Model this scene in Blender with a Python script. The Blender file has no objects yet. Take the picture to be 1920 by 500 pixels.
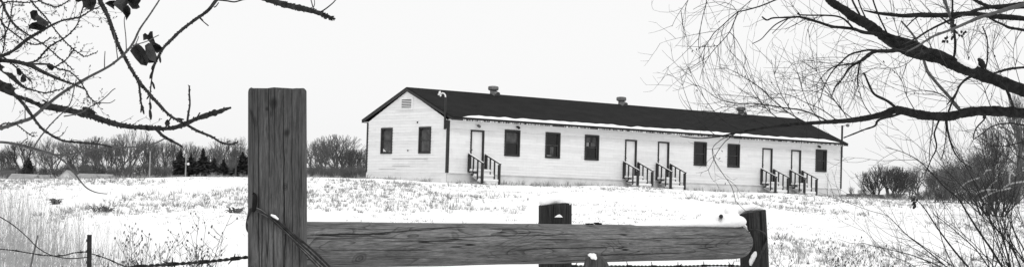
import bpy, math, random
from mathutils import Vector, Matrix, noise
R = math.radians
scene = bpy.context.scene
col = scene.collection
rnd = random.Random(7)

# ------------------------------------------------------------------ camera
F, PITCH, ROLL = 3113.92, .0408, .028            # focal length in photo pixels (1920 wide)
cp, sp, cr, sr = math.cos(PITCH), math.sin(PITCH), math.cos(ROLL), math.sin(ROLL)
cam = bpy.data.objects.new('camera', bpy.data.cameras.new('camera'))
col.objects.link(cam)
cam.data.sensor_width = 36.0
cam.data.lens = 36.0 * F / 1920.0
cam.data.clip_start = .1
cam.data.clip_end = 6000
cam.matrix_world = Matrix.Rotation(math.pi / 2 + PITCH, 4, 'X') @ Matrix.Rotation(ROLL, 4, 'Z')
scene.camera = cam

def P(px, py, d):                                 # photo pixel at depth d -> point of the place
    dx, dy = px - 960.0, py - 250.0
    ix = cr * dx + sr * dy
    up = (sr * dx - cr * dy) / F
    return Vector((ix / F * d, (cp - sp * up) * d, (sp + cp * up) * d))

# ------------------------------------------------------------------ helpers
class MB:
    def __init__(s): s.v, s.f = [], []
    def add(s, vs, fs):
        n = len(s.v); s.v.extend(vs); s.f.extend([tuple(i + n for i in f) for f in fs])
    def box(s, a, b):
        (x0, y0, z0), (x1, y1, z1) = a, b
        s.add([Vector(p) for p in ((x0,y0,z0),(x1,y0,z0),(x1,y1,z0),(x0,y1,z0),(x0,y0,z1),(x1,y0,z1),(x1,y1,z1),(x0,y1,z1))],
              [(0,3,2,1),(4,5,6,7),(0,1,5,4),(1,2,6,5),(2,3,7,6),(3,0,4,7)])
    def bar(s, p, q, w, h, upv=Vector((0,0,1))):
        p, q = Vector(p), Vector(q); d = (q - p).normalized()
        sx = d.cross(upv)
        if sx.length < 1e-4: sx = d.cross(Vector((1,0,0)))
        sx.normalize(); uy = sx.cross(d)
        vs = []
        for c in (p, q):
            for i, j in ((-1,-1),(1,-1),(1,1),(-1,1)): vs.append(c + sx*(i*w/2) + uy*(j*h/2))
        s.add(vs, [(0,1,2,3),(7,6,5,4),(0,4,5,1),(1,5,6,2),(2,6,7,3),(3,7,4,0)])
    def tube(s, pts, rad, n=6, cap=True, twist=0):
        k = len(pts)
        if k < 2: return
        vs, fs = [], []
        d0 = (pts[1] - pts[0]).normalized()
        a = d0.cross(Vector((0,0,1)))
        if a.length < 1e-3: a = d0.cross(Vector((1,0,0)))
        a.normalize()
        for i in range(k):
            d = (pts[min(i+1,k-1)] - pts[max(i-1,0)])
            if d.length < 1e-9: d = d0.copy()
            d.normalize()
            a = a - d * a.dot(d)
            if a.length < 1e-5: a = d.orthogonal()
            a.normalize(); b = d.cross(a)
            for j in range(n):
                t = 2*math.pi*j/n
                vs.append(pts[i] + (a*math.cos(t) + b*math.sin(t)) * rad[i])
        for i in range(k-1):
            for j in range(n):
                fs.append((i*n+j, i*n+(j+1)%n, (i+1)*n+(j+1)%n, (i+1)*n+j))
        if cap:
            fs.append(tuple(range(n-1,-1,-1))); fs.append(tuple((k-1)*n+j for j in range(n)))
        s.add(vs, fs)
    def blob(s, c, r, sx=1, sy=1, sz=1, axis=None, n=5, m=4, jit=0, seed=0):
        rr = random.Random(seed)
        M = Matrix.Identity(3)
        if axis is not None: M = Vector((0,0,1)).rotation_difference(axis).to_matrix()
        vs = [Vector((0,0,-1))]
        for i in range(1, m):
            ph = -math.pi/2 + math.pi*i/m
            for j in range(n):
                t = 2*math.pi*(j+.5*(i%2))/n
                vs.append(Vector((math.cos(ph)*math.cos(t), math.cos(ph)*math.sin(t), math.sin(ph))))
        vs.append(Vector((0,0,1)))
        fs = [(0, 1+(j+1)%n, 1+j) for j in range(n)]
        for i in range(m-2):
            for j in range(n):
                a, b = 1+i*n+j, 1+i*n+(j+1)%n
                fs.append((a, b, b+n, a+n))
        e = 1+(m-2)*n
        fs += [(e+j, e+(j+1)%n, len(vs)-1) for j in range(n)]
        out = []
        for v in vs:
            k = 1 + (rr.uniform(-jit, jit) if jit else 0)
            out.append(Vector(c) + M @ Vector((v.x*sx, v.y*sy, v.z*sz)) * r * k)
        s.add(out, fs)
    def build(s, name, m, parent=None, smooth=False, local=None):
        me = bpy.data.meshes.new(name)
        vs = s.v
        if local is not None: vs = [Vector(v) - local for v in vs]
        me.from_pydata([tuple(v) for v in vs], [], s.f)
        if smooth: me.polygons.foreach_set('use_smooth', [True]*len(me.polygons))
        me.materials.append(m); me.update()
        o = bpy.data.objects.new(name, me); col.objects.link(o)
        if parent is not None: o.parent = parent
        elif local is not None: o.location = local
        return o

def tag(o, label=None, cat=None, group=None, kind=None):
    if label: o['label'] = label
    if cat: o['category'] = cat
    if group: o['group'] = group
    if kind: o['kind'] = kind
    return o
def empty(name, loc, rz=0):
    o = bpy.data.objects.new(name, None); col.objects.link(o)
    o.location = loc; o.rotation_euler = (0,0,rz); o.empty_display_size = .3
    return o
def copy_tree(o, parent=None):
    c = o.copy(); col.objects.link(c); c.parent = parent
    for ch in list(o.children): copy_tree(ch, c)
    return c
def lerp(a, b, t): return a + (b-a)*t
def interp(x, tab):
    if x <= tab[0][0]: return tab[0][1:]
    for (a, b) in zip(tab, tab[1:]):
        if x <= b[0]:
            t = (x-a[0])/(b[0]-a[0]); t = t*t*(3-2*t)
            return tuple(lerp(p, q, t) for p, q in zip(a[1:], b[1:]))
    return tab[-1][1:]

def cat(pts, k=6):
    out = []
    n_ = len(pts)
    for i in range(n_-1):
        p0, p1, p2, p3 = pts[max(i-1,0)], pts[i], pts[i+1], pts[min(i+2,n_-1)]
        for j in range(k):
            t = j/k
            out.append(tuple(.5*((2*p1[q]) + (-p0[q]+p2[q])*t + (2*p0[q]-5*p1[q]+4*p2[q]-p3[q])*t*t + (-p0[q]+3*p1[q]-3*p2[q]+p3[q])*t**3) for q in range(len(p1))))
    out.append(tuple(pts[-1])); return out
def cat3(pts, k=5): return [Vector(q) for q in cat([tuple(p) for p in pts], k)]
def proj(p):                                      # point of the place -> photo pixel and depth
    yy = cp*p.y + sp*p.z; ix = F*p.x/yy; iy = -F*(cp*p.z - sp*p.y)/yy
    return 960 + cr*ix - sr*iy, 250 + sr*ix + cr*iy, yy

# ------------------------------------------------------------------ materials (the place is seen in greys)
def mat(name, v=.5, rough=.8, spec=.3, metal=0):
    m = bpy.data.materials.new(name); m.use_nodes = True
    b = m.node_tree.nodes['Principled BSDF']
    b.inputs['Base Color'].default_value = (v,v,v,1)
    b.inputs['Roughness'].default_value = rough
    b.inputs['Specular IOR Level'].default_value = spec
    b.inputs['Metallic'].default_value = metal
    return m
class NT:
    def __init__(s, m): s.nt = m.node_tree; s.b = s.nt.nodes['Principled BSDF']
    def n(s, t, **kw):
        o = s.nt.nodes.new(t)
        for k, v in kw.items(): setattr(o, k, v)
        return o
    def l(s, a, b): s.nt.links.new(a, b)
    def coord(s, scale=(1,1,1), out='Object'):
        tc = s.n('ShaderNodeTexCoord'); mp = s.n('ShaderNodeMapping')
        mp.inputs['Scale'].default_value = scale
        s.l(tc.outputs[out], mp.inputs['Vector']); return mp.outputs['Vector']
    def noise(s, vec, scale=5, detail=4, rough=.55, dist=0):
        o = s.n('ShaderNodeTexNoise'); o.inputs['Scale'].default_value = scale
        o.inputs['Detail'].default_value = detail; o.inputs['Roughness'].default_value = rough
        o.inputs['Distortion'].default_value = dist
        s.l(vec, o.inputs['Vector']); return o.outputs['Fac']
    def ramp(s, fac, stops):
        o = s.n('ShaderNodeValToRGB'); e = o.color_ramp.elements
        while len(e) < len(stops): e.new(.5)
        for k, (p, v) in zip(e, stops): k.position = p; k.color = (v,v,v,1)
        s.l(fac, o.inputs['Fac']); return o.outputs['Color']
    def math(s, op, a, b=None):
        o = s.n('ShaderNodeMath', operation=op)
        for i, x in enumerate((a, b)):
            if x is None: continue
            if isinstance(x, (int, float)): o.inputs[i].default_value = x
            else: s.l(x, o.inputs[i])
        return o.outputs[0]
    def mul(s, a, b):
        o = s.n('ShaderNodeMix', data_type='RGBA', blend_type='MULTIPLY'); o.inputs[0].default_value = 1
        s.l(a, o.inputs[6]); s.l(b, o.inputs[7]); return o.outputs[2]
    def base(s, c): s.l(c, s.b.inputs['Base Color'])
    def bump(s, h, strength=.5, dist=.01):
        o = s.n('ShaderNodeBump'); o.inputs['Strength'].default_value = strength
        o.inputs['Distance'].default_value = dist
        s.l(h, o.inputs['Height']); s.l(o.outputs['Normal'], s.b.inputs['Normal'])

def noisy(name, lo, hi, scale=4, rough=.85, spec=.25, bump=0, detail=5, stretch=(1,1,1), bd=.01, metal=0):
    m = mat(name, (lo+hi)/2, rough, spec, metal); t = NT(m)
    f = t.noise(t.coord(stretch), scale, detail)
    t.base(t.ramp(f, [(.3, lo), (.7, hi)]))
    if bump: t.bump(f, bump, bd)
    return m

M = {}
def snow_mat(name, lo, hi, scale):
    m = mat(name, .9, .7, .2); t = NT(m)
    f = t.noise(t.coord(), scale, 6, .6)
    t.base(t.ramp(f, [(.3, lo), (.6, hi)])); t.bump(f, .35, .03); return m
M['snow_field'] = snow_mat('field_snow', .86, .92, .7)
M['snow'] = snow_mat('piled_snow', .86, .92, 30)
M['siding'] = None
m = mat('white_siding_paint', .8, .6, .3); t = NT(m)
f1 = t.noise(t.coord((.6,.6,3)), 2.2, 6, .65); f2 = t.noise(t.coord((3,3,.5)), 3, 4)
t.base(t.mul(t.ramp(f1, [(.25,.70),(.45,.78),(.7,.82)]), t.ramp(f2, [(.2,.94),(.5,1.0)]))); tc = t.n('ShaderNodeTexCoord'); sx = t.n('ShaderNodeSeparateXYZ'); t.l(tc.outputs['Object'], sx.inputs[0])
row = t.math('FLOOR', t.math('ADD', t.math('DIVIDE', sx.outputs['Z'], .147), .0001)); cb = t.n('ShaderNodeCombineXYZ')
seg = t.math('FLOOR', t.math('ADD', t.math('DIVIDE', t.math('ADD', sx.outputs['X'], sx.outputs['Y']), 3.7), t.math('MULTIPLY', row, .37)))
t.l(seg, cb.inputs[0]); t.l(row, cb.inputs[1]); wn = t.n('ShaderNodeTexWhiteNoise'); t.l(cb.outputs[0], wn.inputs['Vector'])
wear = t.noise(t.coord((1,1,5)), 2.5, 8, .75, .3)
src = t.b.inputs['Base Color'].links[0].from_socket
t.base(t.mul(t.mul(src, t.ramp(wn.outputs['Value'], [(0,.90),(.5,.98),(1,1.0)])), t.ramp(wear, [(.27,.62),(.36,.97),(.5,1.0)]))); M['siding'] = m
M['white_paint'] = noisy('white_paint', .70, .80, 3, .5, .4)
M['foundation'] = noisy('whitewashed_foundation', .52, .70, 1.3, .9, .2)
M['trim'] = noisy('dark_trim_paint', .014, .03, 6, .6, .35)
M['sash'] = noisy('grey_sash_paint', .03, .07, 5)
m = mat('asphalt_shingle', .02, .95, .15); t = NT(m)
f1 = t.noise(t.coord((.5,.5,2)), 2, 5, .6); f2 = t.noise(t.coord(), 40, 3)
t.base(t.mul(t.ramp(f1, [(.3,.014),(.7,.026)]), t.ramp(f2, [(.3,.7),(.7,1.)]))); t.bump(f2, .4, .01); M['shingle'] = m
M['glass'] = noisy('dark_window_glass', .004, .012, .8, .25, .35)
M['pale_cloth'] = noisy('pale_curtain', .2, .35, 3)
M['grey_cloth'] = noisy('grey_curtain', .04, .11, 3)
M['metal'] = noisy('weathered_galvanised_metal', .10, .21, 9, .6, .4, metal=.3)
M['bark_dark'] = noisy('dark_rough_bark', .006, .05, 60, .95, .15, .9, 6, (1,1,1), .004)
M['bark_limb'] = noisy('furrowed_black_bark', .008, .03, 45, .95, .12, .9, 6, (1,1,1), .004)
M['bark_smooth'] = noisy('smooth_grey_bark', .05, .10, 40, .8, .25, .3)
M['twig'] = noisy('twig_bark', .012, .03, 30, .9, .2)
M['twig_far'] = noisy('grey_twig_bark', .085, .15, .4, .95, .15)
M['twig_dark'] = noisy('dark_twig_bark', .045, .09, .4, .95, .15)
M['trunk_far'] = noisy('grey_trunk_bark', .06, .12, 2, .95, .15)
M['needle'] = noisy('conifer_needles', .04, .09, 1.2, .95, .15)
M['dry_leaf'] = noisy('withered_leaf', .015, .055, 50, .8, .25)
M['grass_pale'] = noisy('dead_grass_straw', .22, .42, .8, .9, .15)
M['grass_mid'] = noisy('dead_weed_stalk', .2, .38, .8, .9, .15)
M['weed'] = noisy('dark_weed_stalk', .06, .14, 3, .9, .15)
M['wire'] = noisy('rusty_fence_wire', .012, .05, 50, .7, .3, metal=.3)
M['wire_grey'] = noisy('weathered_grey_wire', .06, .22, 50, .55, .4, metal=.4)
M['iron'] = noisy('black_iron', .004, .012, 50, .8, .15)
M['steel'] = noisy('rusted_steel_post', .01, .03, 30, .8, .3)
M['grey_roof'] = noisy('far_grey_roof', .24, .38, 1, .9)
M['dark_roof'] = noisy('far_dark_roof', .05, .09, 1, .9)
M['house_wall'] = noisy('far_pale_wall', .62, .75, 1, .9)
M['pole'] = noisy('weathered_pole_wood', .22, .34, 2, .9)
M['pole_dark'] = noisy('dark_pole_wood', .04, .07, 2, .9)

def wood(name, axis, lo, hi, cracks, rings, knots=(), lines=(), top_dark=None):
    """weathered timber: long grain along an axis, growth-ring figure, drying checks, knots."""
    m = mat(name, .1, .85, .25); t = NT(m)
    st = lambda a, b: tuple(a if i == axis else b for i in range(3))
    grain = t.noise(t.coord(st(3.2, 62)), 2.2, 8, .72, .5)
    fine = t.noise(t.coord(st(11, 190)), 2., 4, .7)
    lowf = t.noise(t.coord(st(1.2, 7)), 1.3, 4, .6)
    fig = t.noise(t.coord(st(rings[0], rings[1])), 1.0, 2, .5, .3)
    ringv = t.math('FRACT', t.math('MULTIPLY', fig, rings[2]))
    c = t.ramp(grain, [(.25, lo*.4), (.5, (lo+hi)/2), (.72, hi*1.1)])
    c = t.mul(c, t.ramp(lowf, [(.28,.5),(.5,.95),(.72,1.35)]))
    c = t.mul(c, t.ramp(fine, [(.3,.5),(.65,1.22)]))
    blot = t.noise(t.coord(st(5, 16)), 1.4, 7, .7, .8)
    c = t.mul(c, t.ramp(blot, [(.30,.28),(.42,.85),(.6,1.0),(.72,1.5)]))
    fmask = t.ramp(t.noise(t.coord(st(1.5, 5)), 1.7, 2), [(.42,0),(.6,1)])
    ringv = t.math('MAXIMUM', ringv, t.math('SUBTRACT', .5, t.math('MULTIPLY', fmask, .5)))
    c = t.mul(c, t.ramp(ringv, [(.0,.36),(.25,1.0),(1.,1.0)]))
    h = grain
    for (la, lb, sc, w, seed) in cracks:             # drying checks: thin lines that run with the grain
        tc = t.n('ShaderNodeTexCoord'); mp = t.n('ShaderNodeMapping')
        mp.inputs['Scale'].default_value = st(la, lb); mp.inputs['Location'].default_value = (seed, seed*1.7, seed*.6)
        t.l(tc.outputs['Object'], mp.inputs['Vector'])
        n1 = t.noise(mp.outputs['Vector'], sc, 2, .5)
        d = t.math('ABSOLUTE', t.math('SUBTRACT', n1, .5))
        gate = t.noise(mp.outputs['Vector'], sc*.7, 0, .5)
        d2 = t.math('ADD', d, t.math('MAXIMUM', t.math('MULTIPLY', t.math('SUBTRACT', .47, gate), .5), 0))
        c = t.mul(c, t.ramp(d2, [(0,.05),(w,.18),(w*1.9,1.0)]))
    for kn in knots:
        kc, kr = kn[:2]
        tc = t.n('ShaderNodeTexCoord'); vm = t.n('ShaderNodeVectorMath', operation='DISTANCE')
        sc_ = t.n('ShaderNodeMapping'); sc_.inputs['Scale'].default_value = st(.75, 1)
        t.l(tc.outputs['Object'], sc_.inputs['Vector'])
        t.l(sc_.outputs['Vector'], vm.inputs[0]); vm.inputs[1].default_value = tuple(k*(.75 if i == axis else 1) for i, k in enumerate(kc))
        dn = t.math('ADD', t.math('DIVIDE', vm.outputs['Value'], kr), t.math('MULTIPLY', t.math('SUBTRACT', grain, .5), .3))
        c = t.mul(c, t.ramp(t.math('MULTIPLY', dn, .5), [(0,.25),(.12,.8),(.22,.35),(.3,.85),(.4,.6),(.5,1.0)] if len(kn) == 2 else [(0,.2),(.2,.35),(.5,1.0)]))
    if lines or top_dark:
        tc = t.n('ShaderNodeTexCoord'); sx = t.n('ShaderNodeSeparateXYZ'); t.l(tc.outputs['Object'], sx.inputs[0])
        sa = sx.outputs['XYZ'[axis]]; qa = sx.outputs['Z' if axis == 0 else 'X']
        for k, (s0, s1, q0, q1, amp, fr, w) in enumerate(lines):    # one long drying check from (s0,q0) to (s1,q1)
            cb = t.n('ShaderNodeCombineXYZ'); t.l(sa, cb.inputs[0]); cb.inputs[1].default_value = k*3.7
            wv = t.math('MULTIPLY', t.math('SUBTRACT', t.noise(cb.outputs[0], fr, 4, .6), .5), amp)
            u = t.math('DIVIDE', t.math('SUBTRACT', sa, s0), s1-s0)
            d = t.math('ABSOLUTE', t.math('SUBTRACT', t.math('SUBTRACT', qa, wv), t.math('ADD', t.math('MULTIPLY', u, q1-q0), q0)))
            e = t.math('MULTIPLY', t.math('MULTIPLY', u, t.math('SUBTRACT', 1, u)), 4)      # 0 at both ends
            wd = t.math('MULTIPLY', t.math('POWER', t.math('MAXIMUM', e, .0001), .4), w)
            back = t.math('GREATER_THAN', sx.outputs['Y'], .02)
            d = t.math('ADD', t.math('DIVIDE', d, wd), t.math('MULTIPLY', t.math('MAXIMUM', t.math('LESS_THAN', e, .0), back), 9))
            c = t.mul(c, t.ramp(t.math('MULTIPLY', d, .4), [(0,.06),(.3,.16),(.75,1.0)]))
        if top_dark:  # colour darkens gradually towards the top end, made uneven by noise
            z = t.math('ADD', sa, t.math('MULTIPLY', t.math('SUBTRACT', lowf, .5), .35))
            c = t.mul(c, t.ramp(t.math('DIVIDE', t.math('SUBTRACT', z, top_dark[0]), top_dark[1]-top_dark[0]), [(0,1.),(1,top_dark[2])]))
    t.base(c); t.bump(h, .6, .006)
    return m

# ------------------------------------------------------------------ ground
ETAB = [(-600,14,85),(0,14.5,85),(230,23,85),(460,30,88),(600,33.5,88),(690,33,89),(837,28.5,84),(1000,29.5,87),(1170,31.5,91),
        (1400,27,97),(1575,24,103),(1700,23,105),(2500,22,105)]
def ground_z(x, y, bumps=True):
    yy = max(y, 1.0)
    px = max(-800.0, min(2700.0, 960 + F*x/yy))
    e, c = interp(px, ETAB)
    top = c*e/F
    s = yy/c
    if s >= 1: S = 1
    elif s <= .22: S = 0
    else:
        u = (s-.22)/.78; S = 1-(1-u)**1.7; S *= min(1, .6+u)
        S = min(S, 1)
    z = -1.3 + (top+1.3)*S
    if bumps:
        k = min(1, max(.15, y/30))
        z += .10*k*noise.noise(Vector((x*.16, y*.12, 1.3))) + .045*k*noise.noise(Vector((x*.7, y*.6, 5.1))) + .02*noise.noise(Vector((x*2.1, y*1.7, 9)))
    if y > c: z -= .03*min(1,(y-c)/10)
    return z
def grid_axis(segs):
    out = []
    for a, b, st in segs:
        n = max(1, int(round((b-a)/st)))
        out += [a + (b-a)*i/n for i in range(n)]
    out.append(segs[-1][1]); return out
xs = grid_axis([(-2500,-400,300),(-400,-80,20),(-80,-36,2),(-36,36,.4),(36,80,2),(80,400,20),(400,2500,300)])
ys = grid_axis([(-300,-20,40),(-20,4,3),(4,40,.5),(40,112,.45),(112,140,2),(140,500,20),(500,3500,300)])
g = MB()
W_ = len(xs)
for y in ys:
    for x in xs: g.v.append(Vector((x, y, ground_z(x, y, abs(x) < 60 and 3 < y < 130))))
for j in range(len(ys)-1):
    for i in range(W_-1): g.f.append((j*W_+i, j*W_+i+1, (j+1)*W_+i+1, (j+1)*W_+i))
tag(g.build('snow_field', M['snow_field'], smooth=True), kind='structure')
def on_ground(px, d):                              # point of the ground below a photo column at a depth
    p = P(px, 350, d); return Vector((p.x, p.y, ground_z(p.x, p.y)))

# ------------------------------------------------------------------ the long building
S_ = 1.18
B0 = Vector((-3.1965, 82.787, 1.3398)); YAW = .6888
L, D = 30.44, 7.05
OH, EV = .08, .42
ZE, ZR = 2.62, 4.38                                # eave fascia bottom, ridge top
SL = (ZR - (ZE+.17)) / (D/2 + EV)
b = empty('barracks_building', B0, YAW)
tag(b, 'long white clapboard building with a black gable roof in the snowy field', 'building')
BM = Matrix.Translation(B0) @ Matrix.Rotation(YAW, 4, 'Z')
WH, WW, ZW = 1.349, 1.016, 2.326
WIN = [3.65, 6.41, 9.18, 17.49, 20.25, 28.0]
GZ, GWIN = 2.31, [5.754-WW, 2.404-WW]
DOOR = [1.432, 12.14, 14.64, 23.22, 25.77]; DW, ZD, ZS = .863, 2.206, .2

def clap(length, height_fn, openings, z0, lap=.147, place=None, top=4.0):
    """clapboards with real laps and real openings; place(a, out, z) -> local point"""
    mb = MB(); zs = set(); z = z0
    laps = []
    while z < top: laps.append(z); z += lap
    for (a0, a1, c0, c1) in openings: zs.add(c0); zs.add(c1)
    cuts = sorted(set(laps) | zs | {top})
    for c0, c1 in zip(cuts, cuts[1:]):
        if c1-c0 < .002: continue
        li = max([q for q in laps if q <= c0+1e-6])
        o0 = .018*(1-(c0-li)/lap); o1 = .018*(1-(c1-li)/lap)
        lo0, hi0 = height_fn(c0); lo1, hi1 = height_fn(c1)
        if hi0-lo0 < .03: continue
        spans = [(lo0, hi0, lo1, hi1)]
        for (a0, a1, q0, q1) in openings:
            if q0 <= c0+1e-6 and q1 >= c1-1e-6:
                new = []
                for (l0, h0, l1, h1) in spans:
                    if a0 > l0 and a1 < h0: new += [(l0, a0, l1, a0), (a1, h0, a1, h1)]
                    else: new.append((l0, h0, l1, h1))
                spans = new
        for (l0, h0, l1, h1) in spans:
            mb.add([place(l0,o0,c0), place(h0,o0,c0), place(h1,o1,c1), place(l1,o1,c1)], [(0,1,2,3)])
            if abs(c0-li) < 1e-6:                   # butt edge of the board
                mb.add([place(l0,-.002,c0), place(h0,-.002,c0), place(h0,o0,c0), place(l0,o0,c0)], [(0,1,2,3)])
    return mb
front_open = [(a, a+WW, ZW-WH, ZW) for a in WIN] + [(a, a+DW, ZS, ZD) for a in DOOR]
mb = clap(L, lambda z: (0, L), front_open, 0, place=lambda a,o,z: Vector((a,-o,z)), top=2.66)
mb.build('front_wall', M['siding'], b)
def gable_h(z):
    if z <= 2.62: return (0, D)
    t = (z-2.62)/(ZR-.19-2.62) * D/2
    return (min(t, D/2), max(D-t, D/2))
gopen = [(a, a+WW, GZ-WH, GZ) for a in GWIN]
mb = clap(D, gable_h, gopen, -.588, place=lambda a,o,z: Vector((-o, a, z)), top=ZR-.19)
mb.build('gable_wall', M['siding'], b)
mb = clap(D, gable_h, [], -.588, place=lambda a,o,z: Vector((L+o, a, z)), top=ZR-.19); mb.build('gable_wall', M['siding'], b)
mb = clap(L, lambda z: (0, L), [], -.588, place=lambda a,o,z: Vector((a, D+o, z)), top=2.66); mb.build('rear_wall', M['siding'], b)
# dark lining behind the walls so that nothing shines through
mb = MB(); mb.box((.25,.25,-.3),(L-.25,D-.25,2.55)); mb.build('inner_lining', M['glass'], b)
# foundation under the front wall
mb = MB(); mb.box((.02,.004,-1.3),(L-.02,.2,-.004)); mb.box((.02,D-.2,-1.3),(L-.02,D-.004,-.6))
mb.box((.01,.2,-1.3),(.1,D-.2,-.59)); mb.box((L-.1,.2,-1.3),(L-.01,D-.2,-.59))
mb.build('foundation', M['foundation'], b)
mb = MB(); mb.box((.04,-.034,-.035),(L-.04,.0,-.006)); mb.build('sill_board', M['foundation'], b)
# roof
def rz(bb): return ZE+.17 + SL*(bb+EV) if bb <= D/2 else ZE+.17 + SL*(D+EV-bb)
rf = MB(); x0, x1 = -OH-.02, L+OH
th = .05
for (ba, bb_) in ((-EV-.03, D/2), (D+EV+.03, D/2)):
    za = rz(ba) ; zb = ZR
    rf.add([Vector(p) for p in ((x0,ba,za),(x1,ba,za),(x1,bb_,zb),(x0,bb_,zb),(x0,ba,za-th),(x1,ba,za-th),(x1,bb_,zb-th),(x0,bb_,zb-th))],
           [(0,1,2,3),(7,6,5,4),(0,4,5,1),(1,5,6,2),(3,2,6,7),(0,3,7,4)])
roof = rf.build('roof', M['shingle'], b)
# shingle courses as a fine lap
rc = MB()
n = 26
for k in range(n):
    t0 = k/n; b0 = lerp(-EV-.03, D/2-.02, t0); z0 = lerp(rz(-EV-.03), ZR, t0)
    b1 = lerp(-EV-.03, D/2-.02, (k+1)/n); z1 = lerp(rz(-EV-.03), ZR, (k+1)/n)
    rc.add([Vector((x0+.01,b0,z0+.012)),Vector((x1-.01,b0,z0+.012)),Vector((x1-.01,b1,z1+.003)),Vector((x0+.01,b1,z1+.003)),Vector((x0+.01,b0,z0+.002)),Vector((x1-.01,b0,z0+.002))],[(0,1,2,3),(4,5,1,0)])
rc.build('shingle_course', M['shingle'], roof)
fm = MB(); fm.box((x0+.01,-EV,ZE),(x1-.01,-EV+.03,rz(-EV)-th-.004)); fm.build('eave_fascia', M['trim'], b)
fm = MB(); fm.box((x0+.01,D+EV-.03,ZE),(x1-.01,D+EV,rz(-EV)-th-.004)); fm.build('eave_fascia', M['trim'], b)
fm = MB(); fm.box((0,-EV+.03,ZE+.035),(L,-.03,ZE+.05)); fm.box((0,D+.03,ZE+.035),(L,D+EV-.03,ZE+.05)); fm.build('soffit', M['white_paint'], b)
for xx in (-OH-.02, L+OH-.028):
    fm = MB()
    for sgn in (0, 1):
        f_ = (lambda q: q) if sgn == 0 else (lambda q: D-q)
        pts = [(-EV-.02, rz(-EV-.02)-th-.003), (D/2, ZR-th-.003), (D/2, ZR-.21), (-EV-.02, ZE-.01)]
        vs = [Vector((xx+.004, f_(p[0]), p[1])) for p in pts] + [Vector((xx+.026, f_(p[0]), p[1])) for p in pts]
        fm.add(vs, [(0,1,2,3),(7,6,5,4),(0,4,5,1),(1,5,6,2),(2,6,7,3),(3,7,4,0)])
    fm.build('rake_fascia', M['trim'], b)
# corner boards
for (cx, cy) in ((-.036,-.036),(L-.09,-.036),(-.036,D-.09),(L-.09,D-.036)):
    cm = MB()
    cm.box((cx, cy, .0), (cx+.126, cy+.126, 2.60))
    cm.build('corner_board', M['trim'], b)

def window(name_parent, frame_fn, inside=None):
    """frame_fn(a, out, z) -> local point, a from 0 to WW, z from 0 (bottom) to WH; out > 0 towards the outside"""
    def bx(mb, a0,a1,o0,o1,z0,z1):
        q = [frame_fn(a,o,z) for z in (z0,z1) for (a,o) in ((a0,o0),(a1,o0),(a1,o1),(a0,o1))]
        mb.add(q, [(0,3,2,1),(4,5,6,7),(0,1,5,4),(1,2,6,5),(2,3,7,6),(3,0,4,7)])
    fr = MB(); w = .085
    bx(fr, -.004,w,-.1,.05,0,WH); bx(fr, WW-w,WW+.004,-.1,.05,0,WH)
    bx(fr, w,WW-w,-.1,.05,WH-w,WH+.004); bx(fr, w,WW-w,-.1,.055,-.004,w*.75)
    fo = fr.build('window', M['trim'], b)
    sm = MB()
    bx(sm, w,w+.045,-.07,-.02,w*.75,WH-w); bx(sm, WW-w-.045,WW-w,-.07,-.02,w*.75,WH-w)
    bx(sm, w+.045,WW-w-.045,-.07,-.02,WH*.5-.02,WH*.5+.025); bx(sm, w+.045,WW-w-.045,-.07,-.02,w*.75,w*.75+.05)
    sm.build('sash', M['sash'], fo)
    gm = MB(); bx(gm, w,WW-w,-.095,-.06,w*.75,WH-w); gm.build('pane', M['glass'], fo)
    for (a0,a1,z0,z1,mt) in inside or ():
        cm = MB(); bx(cm, a0,a1,-.0585,-.05,z0,z1); cm.build('curtain', M[mt], fo)
    return fo
ins = {0: [(.14,.86,.72,1.2,'grey_cloth')] , 1: [(.38,.62,.12,.6,'grey_cloth'),(.14,.5,.10,.16,'pale_cloth')], 2: [(.15,.44,.95,1.22,'grey_cloth'),(.6,.85,.95,1.22,'grey_cloth'),(.15,.34,.74,.94,'pale_cloth'),(.5,.85,.74,.94,'grey_cloth')],
       4: [(.16,.86,.09,.12,'pale_cloth')], 3: []}
for i, a in enumerate(WIN):
    window(b, lambda q,o,z,a=a: Vector((a+q, -o, ZW-WH+z)), ins.get(i))
for i, a in enumerate(GWIN):
    wo = window(b, lambda q,o,z,a=a: Vector((-o, a+q, GZ-WH+z)), [(.14,.86,.10,1.2,'grey_cloth')])
    if i == 0:                                     # a torn white scrap behind the lower corner of the pane
        cm = MB(); q = lambda y,z: Vector((.046, GWIN[0]+WW-y, GZ-WH+z))
        cm.add([q(.10,.07),q(.80,.07),q(.80,.13),q(.42,.11),q(.14,.27),q(.10,.25)], [(0,1,2,3,4,5)]); cm.build('torn_scrap', M['white_paint'], wo)

for a in DOOR:
    fr = MB(); w = .07
    fr.box((a-.004,-.05,ZS-.004),(a+w,.1,ZD)); fr.box((a+DW-w,-.05,ZS-.004),(a+DW+.004,.1,ZD))
    fr.box((a+w,-.05,ZD-w*1.1),(a+DW-w,.1,ZD+.004)); fr.box((a+w,-.055,ZS-.004),(a+DW-w,.1,ZS+.05))
    fo = fr.build('door_frame', M['trim'], b)
    dm = MB(); dm.box((a+w+.004,.05,ZS+.055),(a+DW-w-.004,.09,ZD-w*1.1-.004))
    do = dm.build('door', M['white_paint'], fo)
    # raised mouldings
    for (z0, z1) in ((ZS+.2, ZS+.9), (ZS+1.1, ZS+1.75)):
        pm = MB(); pm.box((a+.17,.042,z0),(a+DW-.17,.0495,z1)); pm.build('door_panel', M['white_paint'], do)
    hm = MB(); hm.blob((a+.14,.02,ZS+1.0), .035, n=8, m=6); hm.build('door_knob', M['metal'], do, True)
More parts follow.
